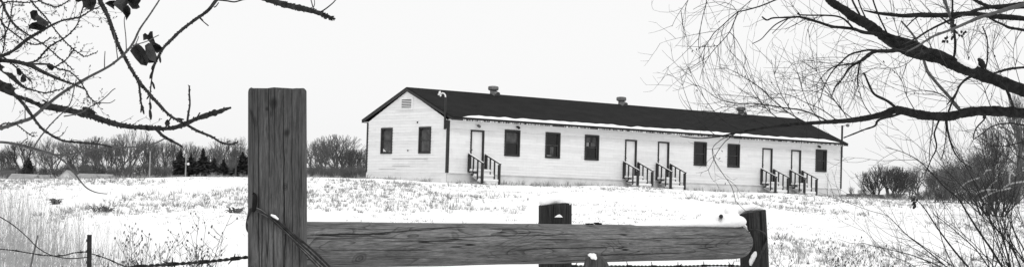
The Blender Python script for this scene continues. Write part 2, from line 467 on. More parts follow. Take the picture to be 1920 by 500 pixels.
# gable louvre
lv = MB(); y0, y1, z0, z1 = 3.0, 4.06, 3.24, 3.84
lv.box((-.06,y0,z0),(.01,y0+.09,z1)); lv.box((-.06,y1-.09,z0),(.01,y1,z1)); lv.box((-.06,y0+.09,z1-.09),(.01,y1-.09,z1)); lv.box((-.065,y0-.03,z0-.03),(.01,y1+.03,z0+.06))
lo = lv.build('gable_louvre', M['siding'], b)
for k in range(5):
    lm = MB(); zz = z0+.09 + k*.085
    lm.add([Vector(p) for p in ((-.052,y0+.09,zz),(-.052,y1-.09,zz),(-.012,y1-.09,zz+.07),(-.012,y0+.09,zz+.07),(-.05,y0+.09,zz-.008),(-.05,y1-.09,zz-.008))],[(0,1,2,3),(4,5,1,0)])
    lm.build('louvre_slat', M['siding'], lo)
bk = MB(); bk.box((-.034,y0+.09,z0+.06),(-.03,y1-.09,z1-.09)); bk.build('louvre_back', M['trim'], lo)
# roof ventilators
for i, a in enumerate((5.62, 15.05, 25.08)):
    vm = MB(); bz = 3.5; k = .97
    zt = rz(bz)-.1
    vm.tube([Vector((a,bz-.02,zt)),Vector((a,bz-.02,zt+.30))],[.175,.175],14)
    vm.tube([Vector((a+.06,bz-.26,rz(bz-.26)+.005)),Vector((a,bz-.02,ZR+.06))],[.24,.18],12)
    vo = vm.build('roof_vent', M['metal'], b)
    cm = MB(); z = zt+.28
    cm.tube([Vector((a,bz-.02,z+q)) for q in (.0,.03,.07,.20,.24,.26)],[.17,.25,.285,.285,.25,.14],14)
    cm.build('vent_cap', M['metal'], vo)
# service masts, lights, pipes
mm = MB(); mm.tube([Vector((-.16,.06,2.15)),Vector((-.16,.06,3.74))],[.058,.058],8); mm.box((-.15,-.03,2.2),(-.045,.15,2.62))
ms = mm.build('service_mast', M['trim'], b)
wm = MB(); wm.tube([Vector(p) for p in ((-.16,.06,3.72),(-.16,.1,3.86),(-.16,.22,3.95),(-.16,.36,3.97),(-.16,.44,3.9))],[.04,.036,.033,.033,.03],8)
wm.blob((-.17,.54,3.97),.075,1,1,1.3,n=8,m=6,jit=.15,seed=1); wm.blob((-.16,.49,3.85),.055,n=7,m=5,jit=.2,seed=2); wm.blob((-.2,.60,3.9),.045,n=7,m=5)
wm.build('weatherhead', M['white_paint'], ms, True)
mm = MB(); mm.tube([Vector((L+.14,.1,1.9)),Vector((L+.14,.1,3.9))],[.06,.06],8); mm.bar((L,.1,2.3),(L+.14,.1,2.3),.05,.05)
ms2 = mm.build('service_mast', M['trim'], b)
wm = MB(); wm.bar((L+.14,.1,3.86),(L+.55,.1,3.95),.03,.03); wm.blob((L+.66,.1,3.93),.13,1.2,.7,.8,n=8,m=6); wm.bar((L+.2,.1,2.6),(L+.5,.1,2.8),.03,.03); wm.build('insulator', M['metal'], ms2)
for a, z in ((1.86,2.44),(4.45,2.50),(28.2,2.52)):
    lm = MB(); lm.tube([Vector((a,-.01,z)),Vector((a,-.12,z-.02))],[.05,.07],8); lm.blob((a+.02,-.15,z-.05),.075,n=8,m=6)
    lm.build('wall_light', M['metal'] if a < 3 else M['trim'], b)
lm = MB(); lm.tube([Vector((29.2,-.07,-.75)),Vector((29.2,-.07,.9))],[.05,.05],8); lm.build('drain_pipe', M['white_paint'], b)
lm = MB(); lm.blob((-.03,2.55,2.55),.05,n=8,m=6); lm.build('wall_fitting', M['trim'], b)
lm = MB(); lm.blob((-.03,3.32,1.12),.04,n=8,m=6); lm.build('wall_fitting', M['trim'], b)
for (y0,y1,z) in ((1.6,4.7,.69),(3.1,4.7,.32),(4.4,5.9,.17),(2.9,3.7,-.43),(1.9,2.2,-.43)):   # sprung boards
    lm = MB(); lm.box((-.03,y0,z),(-.012,y1,z+.010 if z > -.2 else z+.03)); lm.build('loose_board_edge', M['pole_dark'] if z < -.3 else M['pole'], b)
# snow along the eave: lies on the roof
sm = MB(); nseg = 150; rows = []
for i in range(nseg+1):
    a = lerp(.55, 29.7, i/nseg); k = noise.noise(Vector((a*.45, 3.1, 0)))*.5+.5; k2 = noise.noise(Vector((a*1.6, 8, 2)))
    wdt = (.16 + .26*k + .14*k2) * min(1, i/6, (nseg-i)/6+.05)
    hgt = (.06 + .04*k + .03*k2) * min(1, i/4, (nseg-i)/4+.1)
    base = -EV-.035
    row = []
    for q, hh in ((-.02,-.03),(-.03,.5),(.12,1.0),(.6,.85),(1.0,.0)):
        bb = base + q*wdt; row.append(BM @ Vector((a, bb, rz(bb) + .014 + hh*hgt)))
    rows.append(row)
for i in range(nseg):
    m5 = 5; sm.v.extend(rows[i]) if i == 0 else None; sm.v.extend(rows[i+1])
    for j in range(4): sm.f.append((i*5+j, (i+1)*5+j, (i+1)*5+j+1, i*5+j+1))
tag(sm.build('snow_strip', M['snow'], smooth=True), 'thin ragged strip of snow along the lower edge of the black roof', 'snow')
ic = MB()
for i in range(520):
    a = rnd.uniform(.6, L-.1); h = rnd.uniform(.03,.10)
    if noise.noise(Vector((a*.8,0,4))) < -.35: continue
    p = BM @ Vector((a, -EV-.018, ZE+.055)); ic.tube([p, p-Vector((0,0,h))],[.013,.004],4)
tag(ic.build('icicle', M['snow']), 'row of small icicles and frost hanging along the eave of the long building', 'icicles', kind='stuff')

# porch steps
def steps(a):
    o = empty('porch_steps', BM @ Vector((a+DW/2, 0, 0)), YAW)
    hw, out = .50, 1.12
    zg = ground_z(*(o.location + Matrix.Rotation(YAW,3,'Z') @ Vector((0,-out,0))).xy) - B0.z
    top = ZS-.02
    tr = [(.06,.50,top),(.45,.82,lerp(top,zg,.36)),(.80,1.2,lerp(top,zg,.70))]
    for (q0,q1,z) in tr:
        tm = MB(); tm.box((-hw-.06,-q1,z-.05),(hw+.06,-q0,z)); t_ = tm.build('tread', M['white_paint'], o)
        rm = MB(); rm.box((-hw+.2,-q1+.03,z-.22),(hw-.0,-q1+.06,z-.055)); rm.build('riser', M['white_paint'], o)
    for s in (-1,1):
        sm_ = MB()
        sm_.add([Vector((s*(hw-.22)+dx,-q,z)) for dx in (-.02,.02) for (q,z) in ((.04,top-.06),(.04,top-.32),(1.15,zg-.1),(1.15,zg+.1))],
                [(0,1,2,3),(7,6,5,4),(0,4,5,1),(1,5,6,2),(2,6,7,3),(3,7,4,0)])
        sm_.build('stringer', M['white_paint'], o)
        x = s*(hw+.04)
        rt, rb = top+.80, top+.80-.50
        rl = empty('railing', (0,0,0)); rl.parent = o
        pm = MB(); pm.box((x-.055,-.16,top-.12),(x+.055,-.045,rt)); pm.build('railing_post', M['trim'], rl)
        pm = MB(); pm.box((x-.05,-1.24,zg-.15),(x+.05,-1.12,rb+.0)); pm.build('railing_post', M['trim'], rl)
        rm = MB(); rm.bar((x,-.06,rt+.0),(x,-1.28,rb+.02),.085,.055); rm.build('handrail', M['trim'], rl)
        for q in (.45,.80):
            pm = MB(); zz = lerp(rt,rb,(q-.06)/1.2); zl = lerp(top,zg,(q-.1)/1.1)
            pm.box((x-.03,-q-.03,zl-.05),(x+.03,-q+.03,zz-.02)); pm.build('baluster', M['trim'], rl)
        # snow lying on the rail, the treads and the top
        ss = MB(); ss.bar((x,-.08,rt+.04),(x,-1.27,rb+.06),.055,.024); ss.build('snow_cover', M['snow'], rl)
    for (q0,q1,z) in tr:
        s2 = MB(); s2.box((-hw-.03,-q1+.01,z+.002),(hw+.03,-q0-.02,z+.06)); s2.build('snow_cover', M['snow'], o)
    bm_ = MB(); bm_.box((-hw+.02,-.5,top-.30),(-hw+.3,-.2,top-.2)); bm_.bar((-hw-.02,-.1,top+.02),(hw,-.1,top+.02),.05,.06); bm_.build('cross_brace', M['trim'], o)
    return o
lab = ['snowy wooden steps and dark railings at the door nearest the gable end with two windows',
       'snowy wooden steps and dark railings below the second door from the tall fence post',
       'snowy wooden steps and dark railings below the middle one of the five doors',
       'snowy wooden steps and dark railings below the fourth door, behind the hanging twigs',
       'snowy wooden steps and dark railings at the door beside the far end window']
for a, lb in zip(DOOR, lab): tag(steps(a), lb, 'steps', 'wooden steps at the five doors')

# ------------------------------------------------------------------ fence in the foreground
def lookframe(p):                                   # object at p whose local y points away from the camera
    return math.atan2(-p.x, p.y)
GZ0 = -1.3
# tall post
pd_ = 5.66
pt = P(520.5, 168, pd_)
post_m = wood('weathered_post_timber', 2, .065, .19, [(.12,15,1.0,.0035,3.1),(.2,20,1.0,.003,9.4),(.3,17,1.0,.0028,14.7),(.35,34,1.0,.003,5.2)], (1.2,9,5), [((.025,-.1,-.33),.011),((-.012,-.1,-.05),.018,1),((-.034,-.1,-.07),.008,1),((.062,-.098,-.06),.007,1),((.03,-.1,-.15),.014,1)], lines=[(.05,-1.2,.018,.03,.02,5,.0016),(.02,-.30,-.03,-.027,.006,6,.0012),(.03,-1.2,-.066,-.055,.01,4,.0013),(-.4,-1.1,-.05,-.056,.01,5,.0013),(.01,-.7,.047,.05,.006,7,.001),(-.3,-1.0,.072,.07,.006,5,.001),(-.45,-1.1,.018,.02,.01,6,.0012)], top_dark=(-.55,.0,.55))
post = MB(); nn, hh = 48, 1.75
def srad(t, R_, e=3.2):
    c_, s_ = abs(math.cos(t)), abs(math.sin(t)); return R_/((c_**e + s_**e)**(1/e))
levels = [0,.003,.008,.02,.05,.1,.15,.2,.3,.4,.5,.6,.7,.8,.9,1.0,1.2,1.5,hh]
for k, dz in enumerate(levels):
    for j in range(nn):
        t = 2*math.pi*j/nn
        R_ = srad(t, .0985) * (1 + .010*noise.noise(Vector((math.cos(t)*2, math.sin(t)*2, dz*1.5))) + .006*noise.noise(Vector((math.cos(t)*9, math.sin(t)*9, dz*.5)))) * (1+.012*dz)
        if k == 0: R_ *= .93
        if k == 1: R_ *= .985
        z = -dz + (.006*noise.noise(Vector((math.cos(t)*3, math.sin(t)*3, 2)))+ .003*noise.noise(Vector((math.cos(t)*12, math.sin(t)*12, 7))) if k < 4 else 0)
        post.v.append(Vector((R_*math.cos(t), R_*math.sin(t), z)))
for k in range(len(levels)-1):
    for j in range(nn): post.f.append((k*nn+j, k*nn+(j+1)%nn, (k+1)*nn+(j+1)%nn, (k+1)*nn+j)[::-1])
post.f.append(tuple(range(nn)))
po = empty('fence_post', (pt.x, pt.y, GZ0), lookframe(pt)); po.rotation_euler = (0, -.034, lookframe(pt)); po.location.x += .034*(pt.z-GZ0)
tag(po, 'tall thick weathered wooden fence post with rusty wire wrapped round it', 'fence post')
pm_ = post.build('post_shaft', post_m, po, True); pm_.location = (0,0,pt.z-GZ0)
# peg and wire bundle on the post
pegp = P(477, 375, pd_-.105)
wb = MB(); wb.tube([P(479,361,5.555),P(478,372,5.535),P(477,384,5.52),P(475,396,5.525)],[.006,.0085,.008,.006],8); wb.bar(P(474,362,5.55),P(484,365,5.55),.008,.008)
wo = wb.build('iron_peg', M['iron'], smooth=True, local=pegp)
tag(wo, 'dark iron peg hammered into the left edge of the tall fence post', 'peg')
wr = MB(); wr2 = MB()
for k in range(9):
    o1 = rnd.uniform(-6,6); o2 = -12+24*k/8; q = rnd.uniform(-3,3)
    pts = [P(474,390+o1*.4,5.53), P(490,396+o1*.5,5.525+.003*(k%3)), P(515,413+o2*.35+q,5.522+.004*(k%3)), P(545,440+o2*.6+q,5.522+.004*(k%3)), P(574,467+o2*.85,5.525), P(597,489+o2,5.60), P(620,512+o2,5.68), P(650,545+o2,5.74)]
    pts = cat3(pts); (wr2 if k in (2,5,7) else wr).tube(pts, [.0024]*len(pts), 5)
for k in range(3):
    pts = [P(476,388+k*2,5.525), P(468,392+k*3,5.545), P(464.5-k*.6,404+k*3,5.60), P(463.5-k*.7,420+k*4,5.68), P(470,432+k*4,5.76)]
    pts = cat3(pts); wr.tube(pts, [.0024]*len(pts), 5)
wo = wr.build('wire_bundle', M['wire'], smooth=True); tag(wo, 'bundle of rusty fence wire looped round the tall post and slanting down its face', 'wire')
wr2.build('bright_strand', M['wire_grey'], wo, True)
w3 = MB(); w3.tube([P(508,402,5.517),P(515,405,5.515),P(522,410.5,5.517)],[.003,.0055,.003],6); w3.build('snow_crumb', M['snow'], wo)

# the rail
rl_m = wood('weathered_rail_timber', 0, .08, .245, [(.16,14,1.0,.006,2.2),(.3,22,1.0,.004,6.6),(.5,30,1.,.004,4.4)], (1.5,6.5,17), [((.25,-.07,-.045),.028),((.72,-.06,.03),.024),((1.55,-.06,-.01),.02)], lines=[(.02,.40,.040,.043,.014,9,.0030),(.3,.80,.044,.070,.012,7,.0018),(.35,.9,.018,.016,.01,7,.0011),(.1,.7,-.012,-.02,.012,6,.0011),(.7,1.4,.03,.04,.012,6,.0013),(1.0,1.7,-.02,-.01,.012,6,.0013),(1.3,2.2,-.05,-.04,.012,6,.0016),(1.5,2.5,.02,.026,.01,6,.0012),(1.9,2.7,-.005,.0,.012,6,.0011),(2.0,2.8,.035,.03,.012,5,.0012)])
A_, B_ = P(548, 459.5, 5.86), P(1396, 453.5, 7.74)
ax = (B_-A_); LR = ax.length; ax.normalize()
side = Vector((0,0,1)).cross(ax).normalized(); upv = ax.cross(side)
rail = MB(); nn = 40; ns = 70
def rail_r(t): return lerp(.0845, .0765, t)
for i in range(ns+1):
    t = i/ns
    if t > .97: kk = math.sqrt(max(0, 1-((t-.97)/.03)**2))*.35+.65
    else: kk = 1
    for j in range(nn):
        th_ = 2*math.pi*j/nn
        r_ = rail_r(t)*kk*(1 + .022*noise.noise(Vector((t*9, math.cos(th_)*1.2, math.sin(th_)*1.2))) + .008*noise.noise(Vector((t*40, math.cos(th_)*4, math.sin(th_)*4))))
        rail.v.append(Vector((t*LR, math.cos(th_)*r_, math.sin(th_)*r_)))
for i in range(ns):
    for j in range(nn): rail.f.append((i*nn+j, (i+1)*nn+j, (i+1)*nn+(j+1)%nn, i*nn+(j+1)%nn)[::-1])
rail.f.append(tuple(range(nn))); rail.f.append(tuple(ns*nn+j for j in range(nn))[::-1])
ro = rail.build('fence_rail', rl_m, smooth=True)
ro.matrix_world = Matrix.Translation(A_) @ Matrix((ax, side, upv)).transposed().to_4x4()
tag(ro, 'long round weathered log rail running between the tall post and the snowy post', 'fence rail')

def stub_post(name, pxl, pxr, ptl, ptr, d, m, label, nn=28, e=2.6, ratio=1.0, tilt=.026):
    a, c = P(pxl, ptl, d), P(pxr, ptr, d); mid = (a+c)/2; R_ = (pxr-pxl)/2/F*d
    mb = MB(); slope = (c.z-a.z)/2
    hh = mid.z-GZ0+.3
    lv = [0,.004,.02,.08,.2,.4,hh]
    for k, dz in enumerate(lv):
        for j in range(nn):
            t = 2*math.pi*j/nn
            r_ = srad(t, R_, e)*(1+.03*noise.noise(Vector((math.cos(t)*2+pxl, math.sin(t)*2, dz*2))))*(.94 if k == 0 else 1)
            mb.v.append(Vector((r_*math.cos(t), r_*math.sin(t)*ratio, -dz + (slope*math.cos(t) + .004*noise.noise(Vector((math.cos(t)*6,math.sin(t)*6,pxl))) if k < 4 else 0))))
    for k in range(len(lv)-1):
        for j in range(nn): mb.f.append((k*nn+j, k*nn+(j+1)%nn, (k+1)*nn+(j+1)%nn, (k+1)*nn+j)[::-1])
    mb.f.append(tuple(range(nn)))
    o = mb.build(name, m, smooth=True); o.location = mid; o.rotation_euler = (0,-tilt,lookframe(mid))
    tag(o, label, 'fence post'); return o, mid, R_
dark_wood = wood('dark_post_timber', 2, .014, .055, [(.12,14,1.0,.012,1.4),(.3,26,1.0,.008,7.7)], (1.2,9,4))
mid_post, mp, mr = stub_post('fence_post', 1010, 1072, 384, 380, 7.35, dark_wood, 'short dark fence post with a snow cap standing behind the log rail')
rp, rpp, rpr = stub_post('fence_post', 1383, 1436, 400, 394, 7.88, dark_wood, 'dark fence post at the right end of the log rail under heaped snow', e=3, tilt=.075)
st_m = wood('split_stump_timber', 2, .06, .14, [(.2,18,1.0,.012,2.4)], (1.2,9,5))
# broken picket in front of the rail
d = 6.35
sb = MB()
prof = [(1092,505),(1098,482),(1106,474),(1118,473),(1128,479),(1137,488),(1146,504)]
for dd in (-.045, .0, .035):
    kk = 1 if dd == 0 else .82
    for (x, y) in prof: sb.v.append(P(1118+(x-1118)*kk, y + (3 if dd else 0), d+dd))
    for (x, y) in ((1148,900),(1090,900)): sb.v.append(P(x, y, d+dd))
nP = len(prof)+2
for k in range(2):
    for j in range(nP): sb.f.append((k*nP+j, k*nP+(j+1)%nP, (k+1)*nP+(j+1)%nP, (k+1)*nP+j))
sb.f.append(tuple(range(nP-1,-1,-1))); sb.f.append(tuple(2*nP+j for j in range(nP)))
c0 = P(1118, 900, d)
so = sb.build('broken_picket', st_m, local=c0); tag(so, 'broken pointed wooden stake leaning in front of the log rail with snow on its tip', 'stake')

# snow on the fence: lumps melted into one skin
def snow_heap(name, blobs, label, vox=.010):
    mb = MB()
    for (c_, r_, sx, sy, sz) in blobs: mb.blob(c_, r_, sx, sy, sz, n=14, m=9, jit=.05, seed=len(mb.v))
    c0 = sum((Vector(q[0]) for q in blobs), Vector())/len(blobs)
    o = mb.build(name, M['snow'], smooth=True, local=c0)
    r = o.modifiers.new('melt', 'REMESH'); r.mode = 'VOXEL'; r.voxel_size = vox; r.use_smooth_shade = True
    s = o.modifiers.new('soften', 'SMOOTH'); s.factor = .5; s.iterations = 3
    return tag(o, label, 'snow')
px1 = F/7.35
bl = [((mp.x+q*.045, mp.y+w*.04, mp.z+.000+.02*(1-abs(q)*.9)), .03, 1.15, 1.1, .62) for q in (-.9,-.55,-.2,.15,.5,.85) for w in (-.7,0,.7)]
bl += [((mp.x+q*.03-.004, mp.y+w*.03, mp.z+.026-.02*q*q), .028, 1.2, 1.1, .7) for q in (-.9,0,.9) for w in (-.5,.5)]
snow_heap('snow_mound', bl, 'rounded cap of snow on the short dark post behind the rail', .008)
cq = P(1047, 404, 7.25)
nb = MB(); 
# a notch with snow lying in it on the face of the short post
fz = P(1048, 405, 7.35-.078)
nb.add([P(1040,406,7.262), P(1045,402.5,7.262), P(1049,401,7.26), P(1052,403,7.262), P(1055,406,7.262), P(1040,406.6,7.24), P(1055,406.6,7.24)], [(0,1,2,3,4),(0,4,6,5),(5,6,4,3,2,1,0)])
tag(nb.build('snow_crumb', M['snow']), 'small pinch of snow in the notch of the short dark post', 'snow')
bl = []
for i in range(46):
    px = lerp(1185, 1370, i/45)
    best = min((k/400 for k in range(401)), key=lambda k: abs(proj(A_+ax*LR*k)[0]-px))
    c_ = A_+ax*LR*best
    h = interp(px, [(1185,2),(1240,7),(1300,12),(1340,18),(1370,26),(1392,32)])[0]/F*c_.y
    r0 = rail_r(best)
    for w in (-.22,.1,.4,.65):
        rr_ = max(.010, h*.55+.004)*(1 if abs(w) < .3 else .8)
        bl.append((c_ + side*w*r0*.9 + Vector((0,0, r0*math.sqrt(1-(w*.8)**2)-.001 + h*.45*(1 if abs(w)<.3 else .7) - (.006 if w < 0 else 0))), rr_, 1.6, 1.0, .78))
for (px, py, dd, r_) in ((1372,396,7.80,13),(1384,392,7.84,11),(1398,390,7.86,9.5),(1410,389,7.87,9.5),(1421,390,7.88,7.5),(1428,392,7.89,5),(1376,404,7.76,10),(1384,410,7.75,7),(1391,417,7.75,5.5),(1397,424,7.76,4.5),(1401,431,7.77,3.8),(1404,438,7.78,3.2),(1406,446,7.79,3),(1408,454,7.8,2.6),(1410,394,7.95,8),(1395,394,7.95,9),(1425,394,7.93,6),(1402,434,7.79,4),(1365,409,7.72,11),(1380,398,7.86,10)):
    bl.append((P(px,py,dd), r_/F*dd, 1.15, 1.0, .85))
snow_heap('snow_heap', bl, 'thick snow drifted along the rail and heaped onto the right post', .009)
bb_ = MB(); bb_.tube([P(1352,405,7.52),P(1352,405,7.60)],[.0095,.0095],10)
tag(bb_.build('bolt_head', M['wire']), 'dark round bolt head poking out of the snow on the rail', 'bolt')
bb_ = MB()
for k in range(9):
    px = rnd.uniform(1100,1131); bb_.blob(P(px, 419.5-rnd.uniform(0,2), 6.93), .006, 1.5,1,.6, n=6, m=4, jit=.3, seed=k)
tag(bb_.build('bark_crumb', M['bark_limb']), 'dark crumbs of bark lying on top of the log rail', 'bark', kind='stuff')
sc = snow_heap('snow_mound', [(P(1107,477,6.295),.009,1.2,.9,.8),(P(1113,478,6.295),.011,1.1,.9,.8),(P(1111,482,6.29),.0095,1.0,.7,.8),(P(1117,483,6.285),.0085,.8,.7,1)], 'little patch of snow on the tip of the broken stake', .004)
# wire on the right post
wr = MB()
for k in range(4):
    o_ = k*2.2
    pts = [P(1398,434,7.74),P(1412,431-o_*.3,7.72),P(1428,433,7.74),P(1436,440,7.80),P(1438,448+o_,7.82),P(1432,462+o_,7.76),P(1424,478+o_,7.74),P(1414,492+o_*1.5,7.74),P(1404,512+o_*2,7.74)]
    pts = cat3(pts); wr.tube(pts, [.0028]*len(pts), 5)
tag(wr.build('wire_loop', M['wire'], smooth=True), 'dark wire looped round the post at the right end of the rail', 'wire')
snow_heap('snow_patch', [(P(1412,482,7.76),.014,.8,.7,1.5),(P(1416,476,7.76),.012,.8,.7,1.4),(P(1408,490,7.76),.013,.8,.7,1.6)], 'small wedge of snow behind the wire on the right post', .005)
def barbed(pts, r, gap, label, name='barbed_wire'):
    p = [Vector(q) for q in cat([tuple(P(*q)) for q in pts], 30)]
    mb = MB(); cum = 0; last = 0; a_, b_ = [], []
    for i, q in enumerate(p):
        if i: cum += (p[i]-p[i-1]).length
        dvec = (p[min(i+1,len(p)-1)]-p[max(i-1,0)]).normalized()
        e1 = dvec.cross(Vector((0,0,1))).normalized(); e2 = e1.cross(dvec)
        ph = cum/ (r*16)*2*math.pi
        off = (e1*math.cos(ph)+e2*math.sin(ph))*r*.95
        a_.append(q+off); b_.append(q-off)
    # resample finely along the twist
    mb.tube(a_, [r]*len(p), 5); mb.tube(b_, [r]*len(p), 5)
    cum = 0; nxt = gap*.4
    for i in range(1, len(p)):
        cum += (p[i]-p[i-1]).length
        if cum > nxt:
            nxt += gap; dvec = (p[i]-p[i-1]).normalized(); e1 = dvec.cross(Vector((0,0,1))).normalized(); e2 = e1.cross(dvec)
            for s in (-1,1):
                a0 = rnd.uniform(0,6.28); v_ = (e1*math.cos(a0)+e2*math.sin(a0))
                mb.tube([p[i]+dvec*s*r*2-v_*r*7+dvec*s*r*4, p[i]+dvec*s*r*1.5+v_*r*2, p[i]+dvec*s*r*2.5+v_*r*7],[r*.5,r,r*.4],5)
                mb.tube([p[i]-dvec*r*5, p[i]+dvec*r*5],[r*2.3,r*2.3],6)
    return tag(mb.build(name, M['wire'], smooth=True), label, 'wire')
barbed([(466,481,5.6),(430,485,5.55),(370,491,5.45),(310,495,5.35),(262,499,5.27),(180,506,5.15),(-150,522,4.8)], .0032, .13, 'thick twisted barbed wire stretched leftward from the tall post')
barbed([(172,475,9.98),(200,484,9.9),(228,496,9.8),(260,506,9.7),(400,530,9.4)], .0022, .14, 'thin sagging barbed wire to the right of the steel post')
barbed([(166,471,9.98),(140,473,9.9),(118,478,9.9),(85,478,9.8),(45,472,9.8),(0,466,9.8),(-200,450,9.7)], .0022, .14, 'thin barbed wire to the left of the steel post')
barbed([(1050,498,7.3),(1150,498,7.45),(1260,498.5,7.7),(1340,497,7.85),(1400,498,7.95)], .003, .16, 'barbed wire running close under the log rail')
lw = MB(); pts = [Vector(q) for q in cat([tuple(P(*q)) for q in ((-60,375,9.0),(0,406,9.1),(28,424,9.2),(52,445,9.4),(70,463,9.6),(92,476,9.7),(115,482,9.8),(140,483.5,9.9),(165,481,9.98))], 6)]
lw.tube(pts, [.0032]*len(pts), 5); tag(lw.build('loose_wire', M['wire'], smooth=True), 'smooth loose wire curving down to the steel post through tall grass', 'wire')
# steel T post
tp = P(168, 439, 10); gz = ground_z(tp.x, tp.y)
te = empty('steel_post', (tp.x+.03*(tp.z-gz), tp.y, gz), lookframe(tp)); te.rotation_euler = (0,-.03,lookframe(tp)); tag(te, 'dark studded steel fence post standing among the tall dead grass', 'fence post')
tm = MB(); h = tp.z-gz; tm.box((-.014,-.004,-.2),(.014,.003,h)); tm.box((-.003,.003,-.2),(.003,.028,h-.001)); tm.build('post_shaft', M['steel'], te)
for k in range(8):
    sm_ = MB(); z = h-.035-k*.065; sm_.box((-.019,-.011,z-.008),(-.006,-.0045,z+.008)); sm_.build('stud', M['steel'], te)

# ------------------------------------------------------------------ near trees: limbs that reach into the view
class Limb:
    """polyline in photo pixels with a width and a depth at each point, smoothed"""
    def __init__(s, pts, w0, w1, d0, d1, k=5, wob=.0, seed=0):
        n_ = len(pts)
        raw = []
        for i, p in enumerate(pts):
            t = i/(n_-1)
            w = p[2] if len(p) > 2 else lerp(w0, w1, t)
            raw.append((p[0], p[1], w, lerp(d0, d1, t) + wob*math.sin(i*1.7+seed)))
        s.q = cat(raw, k)
    def depth(s, x, y): return min(s.q, key=lambda q: (q[0]-x)**2+(q[1]-y)**2)[3]
    def tube(s, mb, n=8, knob=.0, seed=0, rough=0):
        rr = random.Random(seed)
        pts = [P(x, y, d) for (x, y, w, d) in s.q]
        rad = []
        for i, (x, y, w, d) in enumerate(s.q):
            k = 1 + knob*noise.noise(Vector((x*.13, y*.13, seed*3.7))) + (rr.uniform(0, rough) if rr.random() < .3 else 0)
            rad.append(max(.0004, w/2/F*d*k))
        if n > 6 and rough:                           # uneven bark outline
            pts2, rad2 = [], []
            for i in range(len(pts)-1):
                for j in range(3):
                    pts2.append(pts[i].lerp(pts[i+1], j/3)); r_ = lerp(rad[i], rad[i+1], j/3)
                    rad2.append(r_*(1+rr.uniform(-.06, rough*.8 if rr.random() < .35 else .07)))
            pts2.append(pts[-1]); rad2.append(rad[-1]); pts, rad = pts2, rad2
        mb.tube(pts, rad, n)
    def buds(s, mb, step, size, rr, start=0.0, swing=1):
        size *= .74
        acc = 0; nxt = step*rr.random()
        m_ = len(s.q)
        for i in range(1, m_):
            (x0,y0,w0,d0), (x1,y1,w1,d1) = s.q[i-1], s.q[i]
            acc += math.hypot(x1-x0, y1-y0)
            if acc > nxt and i/m_ >= start:
                nxt += step*rr.uniform(.6,1.4)
                a, b2 = P(x0,y0,d0), P(x1,y1,d1); t_ = (b2-a).normalized()
                out = t_.cross(Vector((rr.uniform(-.4,.4),1,rr.uniform(-.4,.4)))).normalized() * (1 if rr.random() < .5 else -1)
                r_ = size/F*d1
                ax_ = (t_*1.0+out*.55).normalized()
                mb.blob(b2 + out*(w1/2/F*d1*.8) + ax_*r_*.7, r_, .42, .42, 1.1, ax_, 5, 4)
def twigs(mb, limb, n_, lmin, lmax, w, rr, spread=(25,65), curve=60, start=.1, end=1., depth=.35, sub=2, budm=None, up=0, sides=None, bsize=2.2):
    for _ in range(n_):
        i = int(len(limb.q)*rr.uniform(start, end)); i = max(1, min(len(limb.q)-1, i))
        x, y, _, d = limb.q[i]; x0, y0 = limb.q[i-1][:2]
        w_k = .72; a = math.atan2(y-y0, x-x0) + R(rr.uniform(*spread))*(sides or rr.choice((-1,1)))
        strand(mb, x, y, d, a, rr.uniform(lmin,lmax), w*w_k*rr.uniform(.7,1.2), R(rr.uniform(-curve,curve)), rr, depth, sub, budm, up, bsize)
def strand(mb, x, y, d, a, ln, w, cv, rr, depth, sub, budm, up, bsize=2.2):
    n_ = max(4, int(ln/14)); dd = rr.uniform(-depth, depth)*ln/150
    pts = [(x, y, w, d)]
    for k in range(1, n_+1):
        a += cv/n_ + R(rr.uniform(-7,7))
        if up: a += up*math.sin(-math.pi/2 - a)/n_
        x += math.cos(a)*ln/n_; y += math.sin(a)*ln/n_
        pts.append((x, y, lerp(w, w*.45, k/n_), d + dd*k/n_))
        if sub > 0 and k > 1 and rr.random() < .30:
            strand(mb, x, y, d+dd*k/n_, a + R(rr.uniform(22,60))*rr.choice((-1,1)), ln*rr.uniform(.25,.55), w*.72, cv*rr.uniform(-.5,1), rr, depth, sub-1, budm, up, bsize)
    mb.tube([P(px,py,q) for px,py,_,q in pts], [max(.00035, w_/2/F*q) for _,_,w_,q in pts], 4 if w > 2 else 3, cap=False)
    if budm is not None:
        for k in range(1, len(pts)):
            if rr.random() < .55:
                px, py, w_, q = pts[k]; px0, py0 = pts[k-1][:2]
                t_ = (P(px,py,q)-P(px0,py0,q)).normalized(); o_ = t_.cross(Vector((0,1,0)))*rr.choice((-1,1))
                ax_ = (t_+o_*.5).normalized(); r_ = bsize*rr.uniform(.7,1.2)/F*q
                budm.blob(P(px,py,q)+ax_*r_*.6+o_*r_*.3, r_*.7, .4,.4,1.1, ax_, 4, 3)

# --- cottonwood on the left, trunk outside the frame
DL = 4.5
tx = P(-470, 300, 5.0)
cw = empty('cottonwood_tree', (tx.x, tx.y, GZ0)); tag(cw, 'bare knobbly cottonwood at the left, a few withered leaves on its branches', 'tree')
def sub_build(mb, name, m, par, smooth=True):
    base = par.location if par.parent is None else par.parent.location
    for i in range(len(mb.v)): mb.v[i] = Vector(mb.v[i]) - base
    return mb.build(name, m, par, smooth)
tr = MB()
tp_ = [Vector((tx.x+.05*math.sin(k*.8), tx.y+.03*math.sin(k*.5), GZ0-.2+.62*k)) for k in range(9)]
tr.tube(cat3(tp_, 4), [lerp(.17,.06,i/32) *(1+.06*noise.noise(Vector((0,i*.7,3)))) for i in range(33)], 14)
sub_build(tr, 'trunk', M['bark_dark'], cw)
rl = random.Random(11)
def limb_part(limb, m, n=8, knob=.2, rough=.15, seed=0, par=cw, extra=None, name='branch'):
    mb = MB(); limb.tube(mb, n, knob, seed, rough)
    if extra: extra(mb)
    return sub_build(mb, name, m, par)
